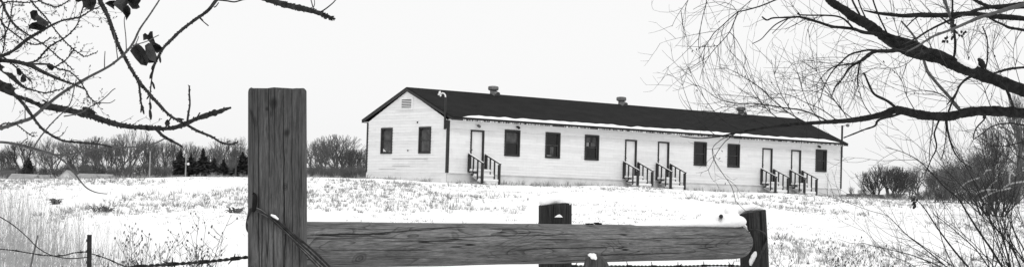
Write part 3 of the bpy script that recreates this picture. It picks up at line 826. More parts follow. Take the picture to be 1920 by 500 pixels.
L0 = Limb([(-470,-380,40),(-280,-360,32),(-60,-310,26),(160,-220,22),(330,-110,17),(430,-40,14),(495,-4,11),(520,5,11),(545,12,11),(570,17,10),(595,24,8),(612,30,7),(628,35.5,3)], 0,0, 5.0, 4.4)
def ex(mb):
    L0.buds(mb, 9, 4.2, rl, .55)
    Limb([(591,25),(587,15),(583,0),(579,-12)],2.6,1.6,4.42,4.4).tube(mb,5); Limb([(596,25),(606,20),(617,12),(626,4),(634,-6)],3,2,4.42,4.45).tube(mb,5)
    Limb([(588,14),(590,6),(588,-8)],2,1,4.4,4.4).tube(mb,5)
    for k in range(10): mb.blob(P(604+k*2.2, 28.5+k*.75+rl.uniform(-2.5,2.5), 4.4), rl.uniform(2,3.4)/F*4.4, 1,1,1.3, None, 6,4,.3,k)
limb_part(L0, M['bark_dark'], 9, .2, .25, 1, extra=ex)
B1 = Limb([(-470,60,34),(-250,70,28),(-90,120,20),(-20,150,17),(20,170,17),(55,184,16),(90,199,14),(130,207,12),(170,217,11),(205,229,10),(240,237,9),(270,239,8),(300,241,7.5),(322,240,7.5),(340,235,8),(352,230,8),(370,222,7),(385,217,8.5),(400,212,9),(412,209,8),(422,205,6),(432,202,4)],0,0,5.0,4.35)
def ex(mb):
    B1.buds(mb, 26, 4.5, rl, .3)
    l = Limb([(293,241),(305,254),(322,264),(334,270),(342,275)],6,3.5,4.4,4.3); l.tube(mb,7,.2,2,.2); l.buds(mb,8,2.6,rl)
    l = Limb([(351,230),(353,214),(356,195),(355,178),(355,161)],4.5,2.8,4.4,4.45); l.tube(mb,6,.3,3,.3); l.buds(mb,9,2.6,rl)
    Limb([(364,226),(370,219),(375,211)],2.6,3,4.4,4.4).tube(mb,5)
    l = Limb([(30,180),(45,196),(58,214),(68,228),(80,242),(93,251),(105,258),(120,264),(140,266),(165,268),(190,271),(208,275)],6,3.2,4.6,4.2); l.tube(mb,7,.3,4,.3); l.buds(mb,10,3.,rl)
    twigs(mb, l, 7, 14, 34, 2, rl, sub=0, budm=mb)
    Limb([(183,268),(186,260),(186,258)],2,3,4.25,4.25).tube(mb,5)
    for (x,y,s) in ((165,210,7),(172,213,6),(160,206,6),(205,229,5),(298,240,5),(16,162,6),(395,213,4.4),(388,217,4.4)):
        mb.blob(P(x,y,4.45), s/F*4.45, 1,1,1.1,None,7,5,.3,int(x))
    Limb([(163,208),(172,206),(182,213)],3,1.5,4.45,4.4).tube(mb,5)
    twigs(mb, B1, 12, 16, 48, 1.8, rl, start=.15, end=.55, sub=1, budm=mb)
limb_part(B1, M['bark_dark'], 10, .17, .25, 2, extra=ex)
B2 = Limb([(150,-225,13),(165,-120,12),(178,-40,10.5),(187,0,8.6),(197,20,8),(205,38,7.6),(213,62,7.2),(222,85,6.8),(232,104,7),(243,125,6.2),(254,143,6),(264,157,5.6),(276,171,5.2),(287,184,5.5),(300,198,5.5),(318,216,5),(335,226,5),(352,235,4.8),(372,246,4.8),(397,256,4.2),(413,266,3.6),(432,270,3.4),(445,267,1.6)],0,0,4.75,4.25)
def ex(mb):
    B2.buds(mb, 8, 3.3, rl, .12)
    l = Limb([(257,148),(261,162),(263,178),(264,190),(266,198)],4,3.5,4.5,4.5); l.tube(mb,6,.3,5,.4); l.buds(mb,5,2.6,rl)
    for (x0,y0,x1,y1) in ((266,196,270,203),(266,198,264,211),(267,200,270,214),(435,269,447,266),(424,266,432,264),(330,222,345,224)):
        ax_ = P(x1,y1,4.4)-P(x0,y0,4.4); mb.blob((P(x0,y0,4.4)+P(x1,y1,4.4))/2, ax_.length/2, .3,.3,1.1, ax_.normalized(),6,5)
    Limb([(321,220),(317,226),(313,233)],3,3,4.4,4.4).tube(mb,5); mb.blob(P(314,231,4.4),.006,1,1,1.6,None,6,4,.3,3)
limb_part(B2, M['bark_dark'], 8, .18, .22, 3, extra=ex)
B3 = Limb([(440,-34,8),(408,-2,6.5),(390,20,6),(365,38,6),(340,57,5.5),(320,76,5.5),(305,92,5),(296,108,4.5),(290,121,4),(286,136,3),(284,152,2.6),(282,170,2.4),(281,190,2.2),(281,204,2),(282,214,2)],0,0,4.45,4.3)
def ex(mb):
    B3.buds(mb, 9, 2.6, rl, .15)
    for (x0,y0,x1,y1) in ((291,117,284,130),(286,133,281,148),(286,154,290,167),(281,177,275,186),(281,190,283,205),(281,205,283,224),(374,33,381,39),(299,104,301,118)):
        ax_ = P(x1,y1,4.35)-P(x0,y0,4.35); mb.blob((P(x0,y0,4.35)+P(x1,y1,4.35))/2, ax_.length/2, .33,.33,1.1, ax_.normalized(),6,5)
    Limb([(372,32),(378,38),(391,49)],1.6,2.2,4.4,4.4).tube(mb,5)
    Limb([(405,0),(425,2),(440,4),(455,0),(475,-4)],3,3,4.42,4.4).tube(mb,5); Limb([(410,5),(405,12),(401,14)],2,2.6,4.4,4.4).tube(mb,5)
limb_part(B3, M['bark_dark'], 7, .18, .18, 4, extra=ex)
B4 = Limb([(-470,330,12),(-250,290,10),(-100,262,7.5),(-10,243,6.8),(40,228,6.2),(62,219,7),(90,195,5.8),(120,172,5.6),(160,148,5.2),(200,127,4.8),(220,113,4.6),(237,97,4.4),(250,80,4),(262,55,3.6),(278,32,3.2),(290,14,3),(300,-2,2.8),(320,-40,3)],0,0,4.9,4.0)
def ex(mb):
    for k in range(9, 84):
        if rl.random() < .22:
            x,y,w,d = B4.q[k]; mb.blob(P(x,y,d), w*.62/F*d, 1,1,1.2,None,6,4)
    for pts in ([(196,128),(196,112),(197,96)],[(221,113),(218,90),(214,60)],[(47,224),(47,200),(47,175)],[(237,95),(236,70),(233,40),(235,30)],[(241,93),(252,86),(258,75),(260,68)],[(247,86),(275,78),(290,70),(298,66)]):
        Limb(pts,2.2,1.6,4.2,4.2).tube(mb,5)
limb_part(B4, M['bark_smooth'], 8, .08, .0, 5, extra=ex)
B12 = Limb([(-470,420,9),(-240,320,8),(-100,275,6),(-10,266,5),(40,272,5),(62,278,5),(90,286,4.6),(105,290,4),(130,289,3.4),(170,281,3),(210,276,2.8),(255,275,2.6),(285,270,2.4),(310,259,2.4)],0,0,4.9,4.1)
def ex(mb):
    Limb([(102,290),(120,302),(135,318),(150,338),(163,352),(180,360),(200,363)],4,1.6,4.35,4.2).tube(mb,6,.1)
    Limb([(38,272),(45,264),(52,259)],2.2,1.8,4.4,4.4).tube(mb,5)
    l = Limb([(63,278),(72,262),(85,245),(98,230),(112,216),(126,203),(134,188),(140,162),(143,148)],3,1.8,4.35,4.5); l.tube(mb,5); l.buds(mb,12,2,rl)
    Limb([(120,218),(150,212),(168,201),(185,192),(200,180),(210,170),(216,166)],2.6,1.6,4.4,4.3).tube(mb,5)
    Limb([(186,192),(205,193),(216,187)],1.8,1.4,4.3,4.3).tube(mb,5)
limb_part(B12, M['bark_smooth'], 7, .1, .0, 6, extra=ex)
def bough(pts, d0, d1, nt, seed, lm=(20,60), w=1.5, bark='bark_dark', k=.2, rough=.14, n=7, budstep=9, sub=1):
    l = Limb([(p[0], p[1], p[2]*.84) for p in pts], 0,0, d0, d1)
    def ex(mb):
        l.buds(mb, budstep*.8, 3.0, rl, .1)
        twigs(mb, l, int(nt*1.2), lm[0], lm[1], w, rl, spread=(25,70), curve=28, start=.35, sub=sub, budm=mb, bsize=3.2)
    limb_part(l, M[bark], n, k, rough, seed, extra=ex); return l
bough([(-470,20,20),(-250,60,16),(-80,105,11),(0,113,9),(30,116,9),(57,123,9),(80,135,8),(105,146,6.5),(120,152,5),(140,159,5),(161,168,3)],5,4.3,12,7)
bough([(-250,66,14),(-100,80,12),(-20,112,12),(0,126,12),(18,140,12),(35,156,9),(48,165,5),(62,169,3.5),(85,174,3),(105,170,2.4),(120,165,2)],4.9,4.4,9,8)
bough([(-470,90,14),(-200,125,11),(-40,112,8.5),(0,106,8),(25,95,7),(50,75,7),(75,60,6),(100,46,5),(120,38,4),(150,32,3.4),(172,19,3),(186,13,2)],4.9,4.2,12,9)
bough([(-470,-150,12),(-230,-110,9),(-60,-50,6.5),(0,0,6),(10,20,5.5),(24,43,5),(40,57,4),(60,70,3.4),(85,86,3),(107,105,2.8),(120,116,2.6),(137,131,2.4)],4.9,4.3,9,10)
bough([(-300,-370,10),(-100,-180,7),(20,-50,4.5),(55,-2,4),(70,16,3.6),(85,32,3.4),(100,52,3.2),(120,76,3),(137,92,2.8),(150,101,2.4),(160,106,2.2),(182,98,1.8)],4.95,4.3,7,11,(16,40))
bough([(-200,125,7),(-60,60,5),(-6,35,3.6),(5,46,3.6),(20,58,3.4),(36,70,3),(50,79,2.8),(66,84,2.6),(82,80,2.2),(94,70,1.8)],4.8,4.3,6,12,(14,34))
bough([(40,121,5),(68,114,4.5),(83,98,4),(98,84,3.6),(120,72,3.4),(136,58,3),(146,44,2.8),(152,25,2.6),(160,0,2.4),(166,-20,2)],4.5,4.6,8,13,(14,38))
bough([(-60,-310,8),(20,-120,5.5),(60,-15,4),(72,0,3.6),(90,9,3.2),(106,13,3),(122,6,2.8),(140,-8,2)],4.9,4.5,4,14,(12,30))
bough([(-250,66,8),(-90,60,5),(-15,62,3.4),(0,75,3),(12,60,2.8),(18,42,2.6),(22,20,2.4),(26,-10,2)],4.9,4.4,10,15,(14,36))
bough([(-200,125,8),(-80,160,5),(-12,120,3.4),(4,100,3),(8,82,2.8),(10,60,2.4),(4,40,2),(6,10,2)],4.9,4.5,8,16,(12,30))
bough([(60,120,4),(90,121,4.5),(112,130,3.2),(130,134,3),(148,150,2.8),(160,168,2.6),(168,182,2.4),(176,190,2.2),(186,194,2)],4.4,4.3,6,17,(14,30))
bough([(-100,80,6),(-30,140,4),(0,108,4),(20,118,3.4),(45,140,3),(60,155,2.6)],4.8,4.5,5,18,(14,30))
bough([(-240,290,7),(-60,232,4),(-8,236,3),(12,231,2.6),(30,233,2.6),(48,246,2.2),(62,256,1.8)],4.9,4.4,5,19,(12,34))
bough([(-60,95,5),(-20,40,3.4),(-4,20,3),(10,5,3),(30,4,3),(50,5,2.6),(75,2,2),(90,-6,1.6)],4.8,4.4,6,20,(12,34))
bough([(90,125,3.4),(98,128,3.2),(115,118,3),(128,108,2.6),(140,90,2)],4.45,4.4,3,21,(10,24))
# withered leaves
def leaf(outline, d, curl, name='withered_leaf', seed=0):
    """outline in photo pixels; the blade is cupped in depth"""
    rr = random.Random(seed); n_ = len(outline)
    cx, cy = sum(p[0] for p in outline)/n_, sum(p[1] for p in outline)/n_
    mb = MB(); rings = 4
    for s_ in (0, 1):
        off = .0012*s_
        b0 = len(mb.v)
        mb.v.append(P(cx, cy, d+off+curl))
        for r_ in range(1, rings+1):
            t = r_/rings
            for i, (x, y) in enumerate(outline):
                jg = 1.28+.12*math.sin(i*7.3+seed*3) ; mb.v.append(P(cx+(x-cx)*t*jg, cy+(y-cy)*t*jg, d+off + curl*(1-t*t)*1.0 + .008*t*math.sin(i*1.9+seed)))
        for i in range(n_):
            f = (b0, b0+1+i, b0+1+(i+1)%n_); mb.f.append(f if s_ else f[::-1])
            for r_ in range(rings-1):
                a = b0+1+r_*n_
                f = (a+i, a+n_+i, a+n_+(i+1)%n_, a+(i+1)%n_); mb.f.append(f if s_ else f[::-1])
    e = 1+(rings-1)*n_; tot = 1+rings*n_
    for i in range(n_): mb.f.append((e+i, e+(i+1)%n_, tot+e+(i+1)%n_, tot+e+i))
    return sub_build(mb, name, M['dry_leaf'], cw, False)
for k, (o_, d, c_) in enumerate((
    ([(248,97),(254,90),(259,87),(265,90),(272,97),(275,105),(276,113),(272,118),(264,116),(256,108)],4.30,.02),
    ([(274,88),(279,83),(284,84),(288,93),(291,103),(289,111),(281,109),(275,100)],4.27,-.02),
    ([(284,84),(291,82),(298,86),(302,90),(299,96),(294,99),(289,93)],4.29,.02),
    ([(276,108),(284,109),(288,112),(289,117),(280,117),(272,115)],4.31,.01),
    ([(270,66),(274,64),(278,67),(281,62),(285,61),(286,69),(289,77),(287,82),(281,78),(277,73),(271,75)],4.29,.015),
    ([(200,7),(206,3),(214,2),(220,4),(216,8),(213,12),(214,16),(209,13)],4.5,.02),
    ([(214,8),(220,2),(228,-2),(236,0),(237,8),(232,14),(229,21),(223,15)],4.45,-.02),
    ([(233,14),(240,13),(244,18),(244,26),(240,31),(237,35),(236,29),(232,24)],4.46,.02),
    ([(237,-2),(248,-4),(260,-2),(261,3),(258,8),(261,13),(256,16),(249,15),(244,8)],4.45,.02),
    ([(226,-4),(240,-6),(246,-2),(240,4),(231,3)],4.47,.0),
    ([(57,24),(62,21),(68,22),(70,29),(70,35),(65,38),(59,34)],4.4,.015),
    ([(70,35),(74,31),(80,35),(86,39),(90,43),(87,47),(80,46),(73,43)],4.38,-.015),
    ([(56,48),(62,44),(70,43),(78,45),(84,47),(81,53),(77,58),(71,56),(64,54),(58,53)],4.4,.02),
    ([(158,1),(164,-4),(172,-5),(179,-2),(179,6),(175,13),(172,17),(166,14),(160,12)],4.4,.02),
    ([(88,124),(93,120),(98,122),(100,127),(97,131),(92,129)],4.4,.01),
    ([(40,146),(43,141),(47,144),(49,151),(44,154),(39,152)],4.35,.01),
    ([(31,130),(36,128),(40,134),(38,140),(33,138)],4.4,.01),
    ([(142,-3),(152,-4),(153,1),(147,4),(143,3)],4.4,.01),
    )): leaf(o_, d, c_, seed=k)
# limp snow on the main branch
mb = [(P(41,173,4.56),8/F*4.5,1.6,1,.8),(P(51,176,4.55),8.5/F*4.5,1.5,1,.8),(P(61,180,4.54),7.5/F*4.5,1.5,1,.8),(P(71,187,4.54),6/F*4.5,1.6,1,.7),(P(34,171,4.56),6/F*4.5,1.3,1,.8),(P(79,192,4.53),4/F*4.5,1.4,1,.7)]
snow_heap('snow_patch', mb, 'lump of snow caught on the thick dark branch at the left', .003)
snow_heap('snow_patch', [(P(13,131,4.6),6/F*4.6,1.5,1,.8),(P(20,134,4.6),4/F*4.6,1.2,1,.8)], 'small pinch of snow on the upper dark branch at the far left', .003)

# --- willow on the right, trunk outside the frame
DR = 6.2
tx = P(2380, 300, 6.6)
wl = empty('willow_tree', (tx.x, tx.y, GZ0)); tag(wl, 'bare tree at the right with two thick black limbs and fine drooping twigs', 'tree')
tr = MB()
tp_ = [Vector((tx.x-.06*math.sin(k*.7), tx.y+.04*math.sin(k*.5), GZ0-.2+.5*k)) for k in range(9)]
tr.tube(cat3(tp_, 4), [(lerp(.19,.08,i/32)+.06*max(0,1-i/5))*(1+.06*noise.noise(Vector((0,i*.7,6)))) for i in range(33)], 14)
sub_build(tr, 'trunk', M['bark_limb'], wl)
rw = random.Random(23)
def wpart(limb, n=9, knob=.16, rough=.16, seed=0, m='bark_limb', extra=None): return limb_part(limb, M[m], n, knob, rough, seed, wl, extra)
R1 = Limb([(2380,430,40),(2150,290,34),(2000,205,28),(1925,172,24),(1900,163,23),(1870,151,22),(1830,136,23),(1790,121,23),(1755,106,24),(1725,100,24),(1700,92,23),(1670,78,20),(1645,59,19),(1625,45,19),(1600,32,18),(1583,19,16),(1560,5,14),(1545,-8,12),(1500,-34,9),(1455,-66,7)],0,0,6.6,6.0)
def ex(mb):
    Limb([(1768,112),(1745,98),(1722,84),(1700,76),(1675,70),(1655,62)],8,9,6.15,6.1).tube(mb,7,.2,1,.15)
    l = Limb([(1650,64),(1620,61),(1602,55),(1580,52),(1560,50),(1535,42),(1512,35),(1498,32),(1480,33),(1450,34),(1438,38),(1429,32)],7,2.6,6.05,5.8); l.tube(mb,6,.2,2,.2)
    l2 = Limb([(1600,54),(1585,38),(1570,31),(1545,29),(1520,29),(1498,28)],4,2.6,6.0,5.8); l2.tube(mb,5); mb.blob(P(1497,26,5.85),.005,1,1,1,None,6,4)
    l3 = Limb([(1500,31),(1478,35),(1455,46),(1440,60),(1427,74),(1411,82)],3,1.4,5.85,5.7); l3.tube(mb,5)
    l4 = Limb([(1477,36),(1465,47),(1448,63)],2,1.4,5.85,5.8); l4.tube(mb,5)
    for l_ in (l,l2): twigs(mb, l_, 14, 30, 90, 1.6, rw, (20,50), 50, sub=1)
    Limb([(1612,28),(1600,5),(1592,-15)],4,4,6.,6.1).tube(mb,6); Limb([(1624,36),(1614,14),(1606,-10)],3,3,6.,6.1).tube(mb,6)
    Limb([(1663,62),(1650,35),(1640,10),(1634,-10)],3,3,6.1,6.1).tube(mb,6)
wpart(R1, 12, .12, .14, 31, extra=ex)
R2 = Limb([(2380,500,34),(2150,300,28),(2000,222,22),(1925,213,19),(1880,209,19),(1840,208,18),(1810,211,17),(1780,218,16.5),(1740,217,16),(1715,213,16),(1695,208,15),(1678,206,14),(1660,213,13),(1640,218,11.5),(1620,222,10),(1590,226,9),(1560,228,8),(1530,230,7),(1500,232,6.4),(1460,236,5.4),(1430,240,4.6),(1395,246,3.6),(1370,251,3),(1345,256,2.4),(1310,259,2),(1275,255,1.4)],0,0,6.6,5.7)
def ex(mb):
    l = Limb([(1684,206),(1665,190),(1640,177),(1630,160),(1624,146),(1620,137)],6,3,6.1,6.2); l.tube(mb,6,.2,4,.2)
    l = Limb([(1690,212),(1672,218),(1655,222),(1645,227),(1640,236),(1620,243),(1600,251),(1582,258)],5,2.4,6.1,6.0); l.tube(mb,6,.2,5,.2)
    for pts, w0 in (([(1762,222),(1755,240),(1752,252),(1756,276),(1746,298),(1738,318),(1733,328)],4),([(1775,222),(1776,240),(1781,262),(1790,286),(1804,303),(1824,316)],4.6),([(1846,215),(1845,224),(1832,238),(1826,252),(1825,262)],4),
                    ([(1750,222),(1748,245),(1744,270),(1742,300)],2),([(1772,222),(1774,250),(1770,280),(1764,300)],2),([(1924,235),(1890,231),(1862,236),(1842,250),(1826,261)],3.4),([(1925,264),(1900,270),(1880,274),(1862,272)],2.4),([(1924,300),(1900,285),(1885,255)],1.6)):
        l_ = Limb(pts, w0, 1.6, 6.2, 6.0); l_.tube(mb,6,.2,7,.1); twigs(mb, l_, 4, 20, 70, 1.4, rw, (20,50), 50, sub=1)
    mb.tube([P(1846,216,6.15),P(1846,222,6.15)],[.006,.008],6)
wpart(R2, 12, .14, .16, 32, extra=ex)
for i, (pts, d0, d1) in enumerate((
    ([(1790,112,8),(1755,97,9),(1720,99,8),(1690,95,7),(1663,96,7),(1640,97,7),(1625,106,6.5),(1612,116,5.5),(1600,122,4.5),(1590,131,3.6),(1580,147,3),(1566,164,2.4),(1560,180,1.6)],6.1,5.8),
    ([(1612,116,4),(1610,132,3.4),(1608,150,3),(1609,162,2.4)],5.9,5.9),
    ([(1648,96,4.4),(1630,94,4),(1612,97,3.6),(1593,103,3.2),(1577,117,2.8),(1560,135,2.4),(1546,160,2),(1536,192,1.4)],6.0,5.7),
    ([(1630,104,3),(1605,118,3),(1580,122,2.6),(1562,126,2),(1545,140,1.6),(1530,160,1.2)],5.9,5.7))):
    l = Limb(pts, 0,0, d0, d1)
    wpart(l, 7, .2, .2, 40+i, extra=lambda mb, l=l: twigs(mb, l, 15, 30, 120, 1.5, rw, (15,50), 45, sub=2))
# upper right boughs
for i, (pts, d0, d1, m, tw) in enumerate((
    ([(2380,150,26),(2150,80,18),(2000,48,12),(1925,36,9.5),(1895,33,9.5),(1865,31,9.5),(1842,28,9),(1824,26,9),(1800,26.5,9),(1782,28.5,9),(1750,29,8.5),(1720,28.5,8.5),(1695,30,7.5),(1673,28,6.5),(1646,25,5),(1620,20,2.5)],6.5,6.1,'bark_limb',8),
    ([(2380,100,22),(2150,30,15),(2000,6,10),(1925,7,8),(1900,10,8),(1880,12,7.5),(1855,14,7),(1835,18,6),(1815,25,5),(1795,32,4.6),(1770,43,4.2),(1742,57,3.8),(1720,71,3.4),(1700,80,2.6)],6.5,5.7,'bark_limb',6),
    ([(2150,40,13),(2000,-2,10),(1925,8,8),(1900,14,7.5),(1880,20,7),(1860,26,6.8),(1840,32,6.4),(1818,41,6),(1795,51,5.2),(1775,59,4.6),(1755,66,4.4),(1740,74,4),(1720,87,3.2),(1700,97,2.2)],6.3,5.6,'bark_smooth',6),
    ([(1925,58,5),(1910,55,5),(1892,52,5),(1880,46,4.4),(1868,41,4),(1855,34,3.4)],6.3,6.1,'bark_limb',4),
    ([(2150,20,12),(2000,10,9),(1890,14,7.5),(1862,14,7),(1840,7,6.5),(1822,-3,6),(1800,-16,5)],6.4,6.2,'bark_limb',3),
    ([(2150,200,10),(2000,120,6.5),(1925,126,4.5),(1895,129,4.4),(1875,134,4),(1862,138,4),(1845,139,3)],6.4,6.2,'bark_limb',5),
    ([(1870,152,5),(1884,163,4.4),(1893,180,4.4),(1900,200,4.4),(1903,216,4)],6.15,6.15,'bark_limb',3),
    ([(1690,40,3),(1712,66,4),(1725,90,5),(1738,131,5.4),(1750,148,5.4),(1762,162,5.4),(1782,184,5.4),(1803,209,5)],6.7,6.6,'bark_smooth',5),
    ([(1828,140,4.6),(1812,148,4.2),(1800,160,4),(1793,175,3.8),(1786,190,3.6),(1778,209,3)],6.1,6.05,'bark_limb',5),
    ([(1826,142,3.6),(1813,149,3.2),(1802,158,3),(1790,178,2.6),(1776,196,2.2)],6.08,5.95,'bark_limb',3),
    ([(1785,118,5),(1790,100,5),(1791,80,5),(1789,60,4.6),(1786,30,4),(1786,-10,4)],6.3,6.2,'bark_limb',6),
    ([(1786,62,5),(1782,35,5),(1776,15,6),(1768,-8,7)],6.0,6.0,'bark_smooth',5),
    ([(1780,45,4),(1760,30,3),(1742,25,3),(1720,32,2.6),(1700,50,2)],5.8,5.7,'bark_limb',4),
    ([(1845,138,3),(1850,120,2.8),(1852,95,2.6),(1850,70,2.4),(1842,50,2)],6.3,6.4,'bark_limb',5),
    )):
    l = Limb(pts, 0,0, d0, d1)
    wpart(l, 8, .16, .15, 60+i, m, extra=lambda mb, l=l, tw=tw: (twigs(mb, l, int(tw*1.6), 25, 100, 1.6, rw, (18,60), 50, start=.3, sub=2), l.buds(mb, 40, 2.5, rw, .4)))
mb = MB()
for k in range(22):                                  # seed knots along two twigs of the upper right
    x, y = rw.choice(((1786,70),(1788,50),(1783,38),(1800,66),(1772,80),(1776,72),(1806,60),(1790,58)))
    mb.blob(P(x+rw.uniform(-5,5), y+rw.uniform(-4,4), 5.9), .0045, 1,1,1.2,None,6,4,.3,k)
sub_build(mb, 'seed_cluster', M['twig'], wl)
# fine sprays: drooping at the top, rising from the lower limb
def spray(pts, w0, w1, d, nt, ln, seed, up=0, sub=2, w=1.45, spread=(12,48), curve=42, leafs=0, side=None):
    l = Limb(pts, w0*.8, w1*.8, d, d-.25)
    def ex(mb):
        twigs(mb, l, int(nt*1.45), ln[0], ln[1], w, rw, spread, curve, start=.12, sub=sub, up=up, sides=side)
        for k in range(leafs):
            x, y, _, dd = rw.choice(l.q[len(l.q)//4:]); mb.blob(P(x+rw.uniform(-14,14), y+rw.uniform(-10,10), dd), rw.uniform(1.4,2.4)/F*dd, .5,.5,1.2, Vector((rw.uniform(-1,1),0,1)).normalized(), 5,4)
    wpart(l, 5, .1, .1, seed, 'twig', extra=ex)
spray([(1500,-34),(1470,-8),(1450,2),(1425,12),(1400,19),(1384,23),(1370,34),(1355,48),(1340,61),(1331,74),(1322,88),(1312,110)],4,1.4,6.0,8,(50,130),81,leafs=2)
spray([(1384,23),(1376,42),(1368,60),(1355,76),(1340,92),(1328,108),(1318,128),(1312,150)],2.8,1,5.95,7,(40,110),82)
spray([(1368,60),(1380,74),(1390,92),(1400,112),(1408,135),(1416,158)],1.8,.9,5.9,5,(40,90),83)
spray([(1455,-66),(1380,-50),(1330,-18),(1324,8),(1318,30),(1313,55),(1309,75)],3,1.2,5.95,8,(40,110),84)
spray([(1400,-55),(1340,-40),(1300,-10),(1280,15),(1267,35),(1260,50)],1.8,.9,5.8,6,(30,90),85)
spray([(1500,-34),(1450,-30),(1420,-8),(1400,8),(1384,22),(1372,10),(1350,4),(1320,8),(1300,18)],2,1,5.9,6,(30,80),86)
spray([(1322,88),(1320,105),(1318,130),(1318,152)],1.2,.8,5.8,3,(20,60),87)
# a short row of curled leaves on one twig
lm = MB()
for (x,y) in ((1298,96),(1306,93),(1312,90),(1318,87),(1321,86),(1339,86)): lm.blob(P(x,y,5.85), 2.4/F*5.85, .45,.45,1.1, Vector((.3,0,1)).normalized(), 6,5)
sub_build(lm, 'curled_leaf', M['twig'], wl)
for i, (pts, w0, w1, d, nt, ln) in enumerate((
    ([(1555,228),(1525,214),(1500,206),(1470,202),(1440,197),(1412,194),(1385,194),(1360,190),(1338,180),(1318,165),(1300,158)],4,1,5.9,12,(40,120)),
    ([(1512,230),(1480,212),(1452,190),(1425,165),(1400,148),(1380,136),(1362,128)],3,1,5.85,9,(40,110)),
    ([(1480,233),(1450,215),(1430,195),(1412,168),(1400,140),(1392,118)],2.6,1,5.8,8,(40,100)),
    ([(1440,238),(1410,222),(1385,205),(1360,200),(1335,210),(1318,222)],2,1,5.8,7,(30,90)),
    ([(1570,226),(1540,205),(1510,192),(1485,180),(1460,176),(1435,180)],2.6,1,5.95,7,(40,110)),
    ([(1600,223),(1580,208),(1565,188),(1550,165),(1535,140),(1522,118)],2.4,1,6.0,8,(40,110)),
    ([(1540,228),(1518,200),(1505,170),(1498,145),(1490,120)],2.2,.9,5.9,8,(30,90)),
    ([(1500,232),(1478,200),(1462,170),(1452,140),(1446,112)],2.2,.9,5.85,8,(30,90)),
    ([(1590,225),(1575,200),(1555,182),(1530,172),(1500,170),(1475,168)],2.2,.9,5.9,6,(30,90)),
    ([(1635,217),(1620,196),(1610,170),(1598,150),(1585,120)],2.2,.9,6.1,7,(30,90)),
    ([(1395,246),(1370,235),(1345,215),(1325,190),(1312,170),(1300,150),(1290,120)],2,.9,5.75,7,(30,90)),
    ([(1345,256),(1320,236),(1300,212),(1288,185),(1280,160),(1275,135)],1.8,.8,5.7,6,(30,80)),
    ([(1380,249),(1360,265),(1345,285),(1335,305),(1328,318)],2.2,1,5.75,4,(20,60)),
    ([(1374,252),(1352,262),(1336,278),(1340,300),(1355,325),(1372,350),(1380,380)],1.8,1.4,5.7,3,(20,60)),
    ([(1720,214),(1700,180),(1690,150),(1672,130),(1650,120)],2.2,.9,6.2,8,(30,100)),
    ([(1800,210),(1770,180),(1740,170),(1705,172),(1680,182)],2.2,.9,6.2,6,(30,100)),
    ([(1860,207),(1850,180),(1842,160),(1820,150),(1790,150)],2.2,.9,6.3,7,(30,90)),
    ([(1760,110),(1735,70),(1715,30),(1700,-10)],2.2,1,6.3,8,(30,100)),
    ([(1690,80),(1680,50),(1672,20),(1668,-10)],2,1,6.2,6,(30,100)),
    ([(1820,130),(1815,100),(1822,70),(1830,40)],2,1,6.3,7,(30,90)),
    ([(1880,150),(1870,120),(1862,95),(1866,60),(1875,30)],2,1,6.4,7,(30,90)),
    ([(1915,165),(1905,130),(1900,100),(1905,70)],1.8,1,6.5,6,(30,90)),
    ([(1720,100),(1700,120),(1670,130),(1640,128),(1615,140)],1.8,.9,6.0,6,(30,100)),
    ([(1900,210),(1890,180),(1880,160),(1868,150)],1.8,.9,6.5,5,(30,80)),
    )): spray(pts, w0, w1, d, nt, ln, 100+i, up=.5, leafs=1 if i % 2 else 2)
snow_heap('snow_patch', [(P(1806,115,6.05),7/F*6,1.2,1,.8),(P(1815,119,6.05),8/F*6,1.3,1,.8),(P(1824,123,6.05),7/F*6,1.2,1,.9),(P(1799,113,6.1),5/F*6,1.2,1,.8)], 'grey lump of snow in a fork of the upper black limb', .005)
bm_ = MB(); bm_.blob(P(1840,118,6.1), 6/F*6.1, 1,1,1.1,None,9,7,.3,3); bm_.blob(P(1843,123,6.1), 6/F*6.1, 1,1,1,None,9,7,.25,4); bm_.blob(P(1836,112,6.1), 3.5/F*6.1, 1,1,1,None,9,7,.25,5)
sub_build(bm_, 'bark_knot', M['bark_limb'], wl)

# --- foreground thicket lower right
sx_ = P(1900, 500, 9.5)
sh = empty('willow_shrub', (sx_.x, sx_.y, GZ0)); tag(sh, 'thin stemmed bare shrub fanning up from the bottom right corner in front of the snow', 'shrub')
rs = random.Random(5)
hand = [([(1930,760),(1915,600),(1895,530),(1864,475),(1832,428),(1812,396),(1796,371),(1770,349),(1741,318),(1720,299),(1690,284),(1660,276)],7,1.2,8),
        ([(1915,760),(1870,600),(1830,520),(1790,470),(1760,430),(1741,401),(1726,381),(1712,371)],6,1.6,7),
        ([(1900,760),(1850,600),(1800,525),(1742,472),(1702,441),(1681,420),(1665,404)],4.5,1.2,7),
        ([(1900,740),(1840,570),(1785,512),(1722,482),(1680,470),(1640,461),(1620,455)],4,1.,6),
        ([(1925,740),(1905,560),(1890,480),(1878,440),(1866,400),(1850,360),(1838,330)],6,1.4,8),
        ([(1945,740),(1930,560),(1900,470),(1862,420),(1830,380),(1800,345),(1775,320),(1745,290)],5,1.2,8),
        ([(1950,740),(1945,560),(1925,480),(1900,430),(1880,380),(1872,330),(1868,280)],4.6,1.2,8),
        ([(1920,740),(1880,560),(1840,480),(1800,440),(1770,415),(1750,400)],4,1.2,8),
        ([(1900,740),(1830,560),(1790,500),(1770,460),(1762,430),(1758,400)],3.6,1.2,7),
        ([(1890,760),(1800,580),(1740,520),(1700,490),(1660,478)],3.4,1.,6),
        ([(1970,740),(1960,560),(1940,470),(1915,410),(1900,360)],4.,1.2,7)]
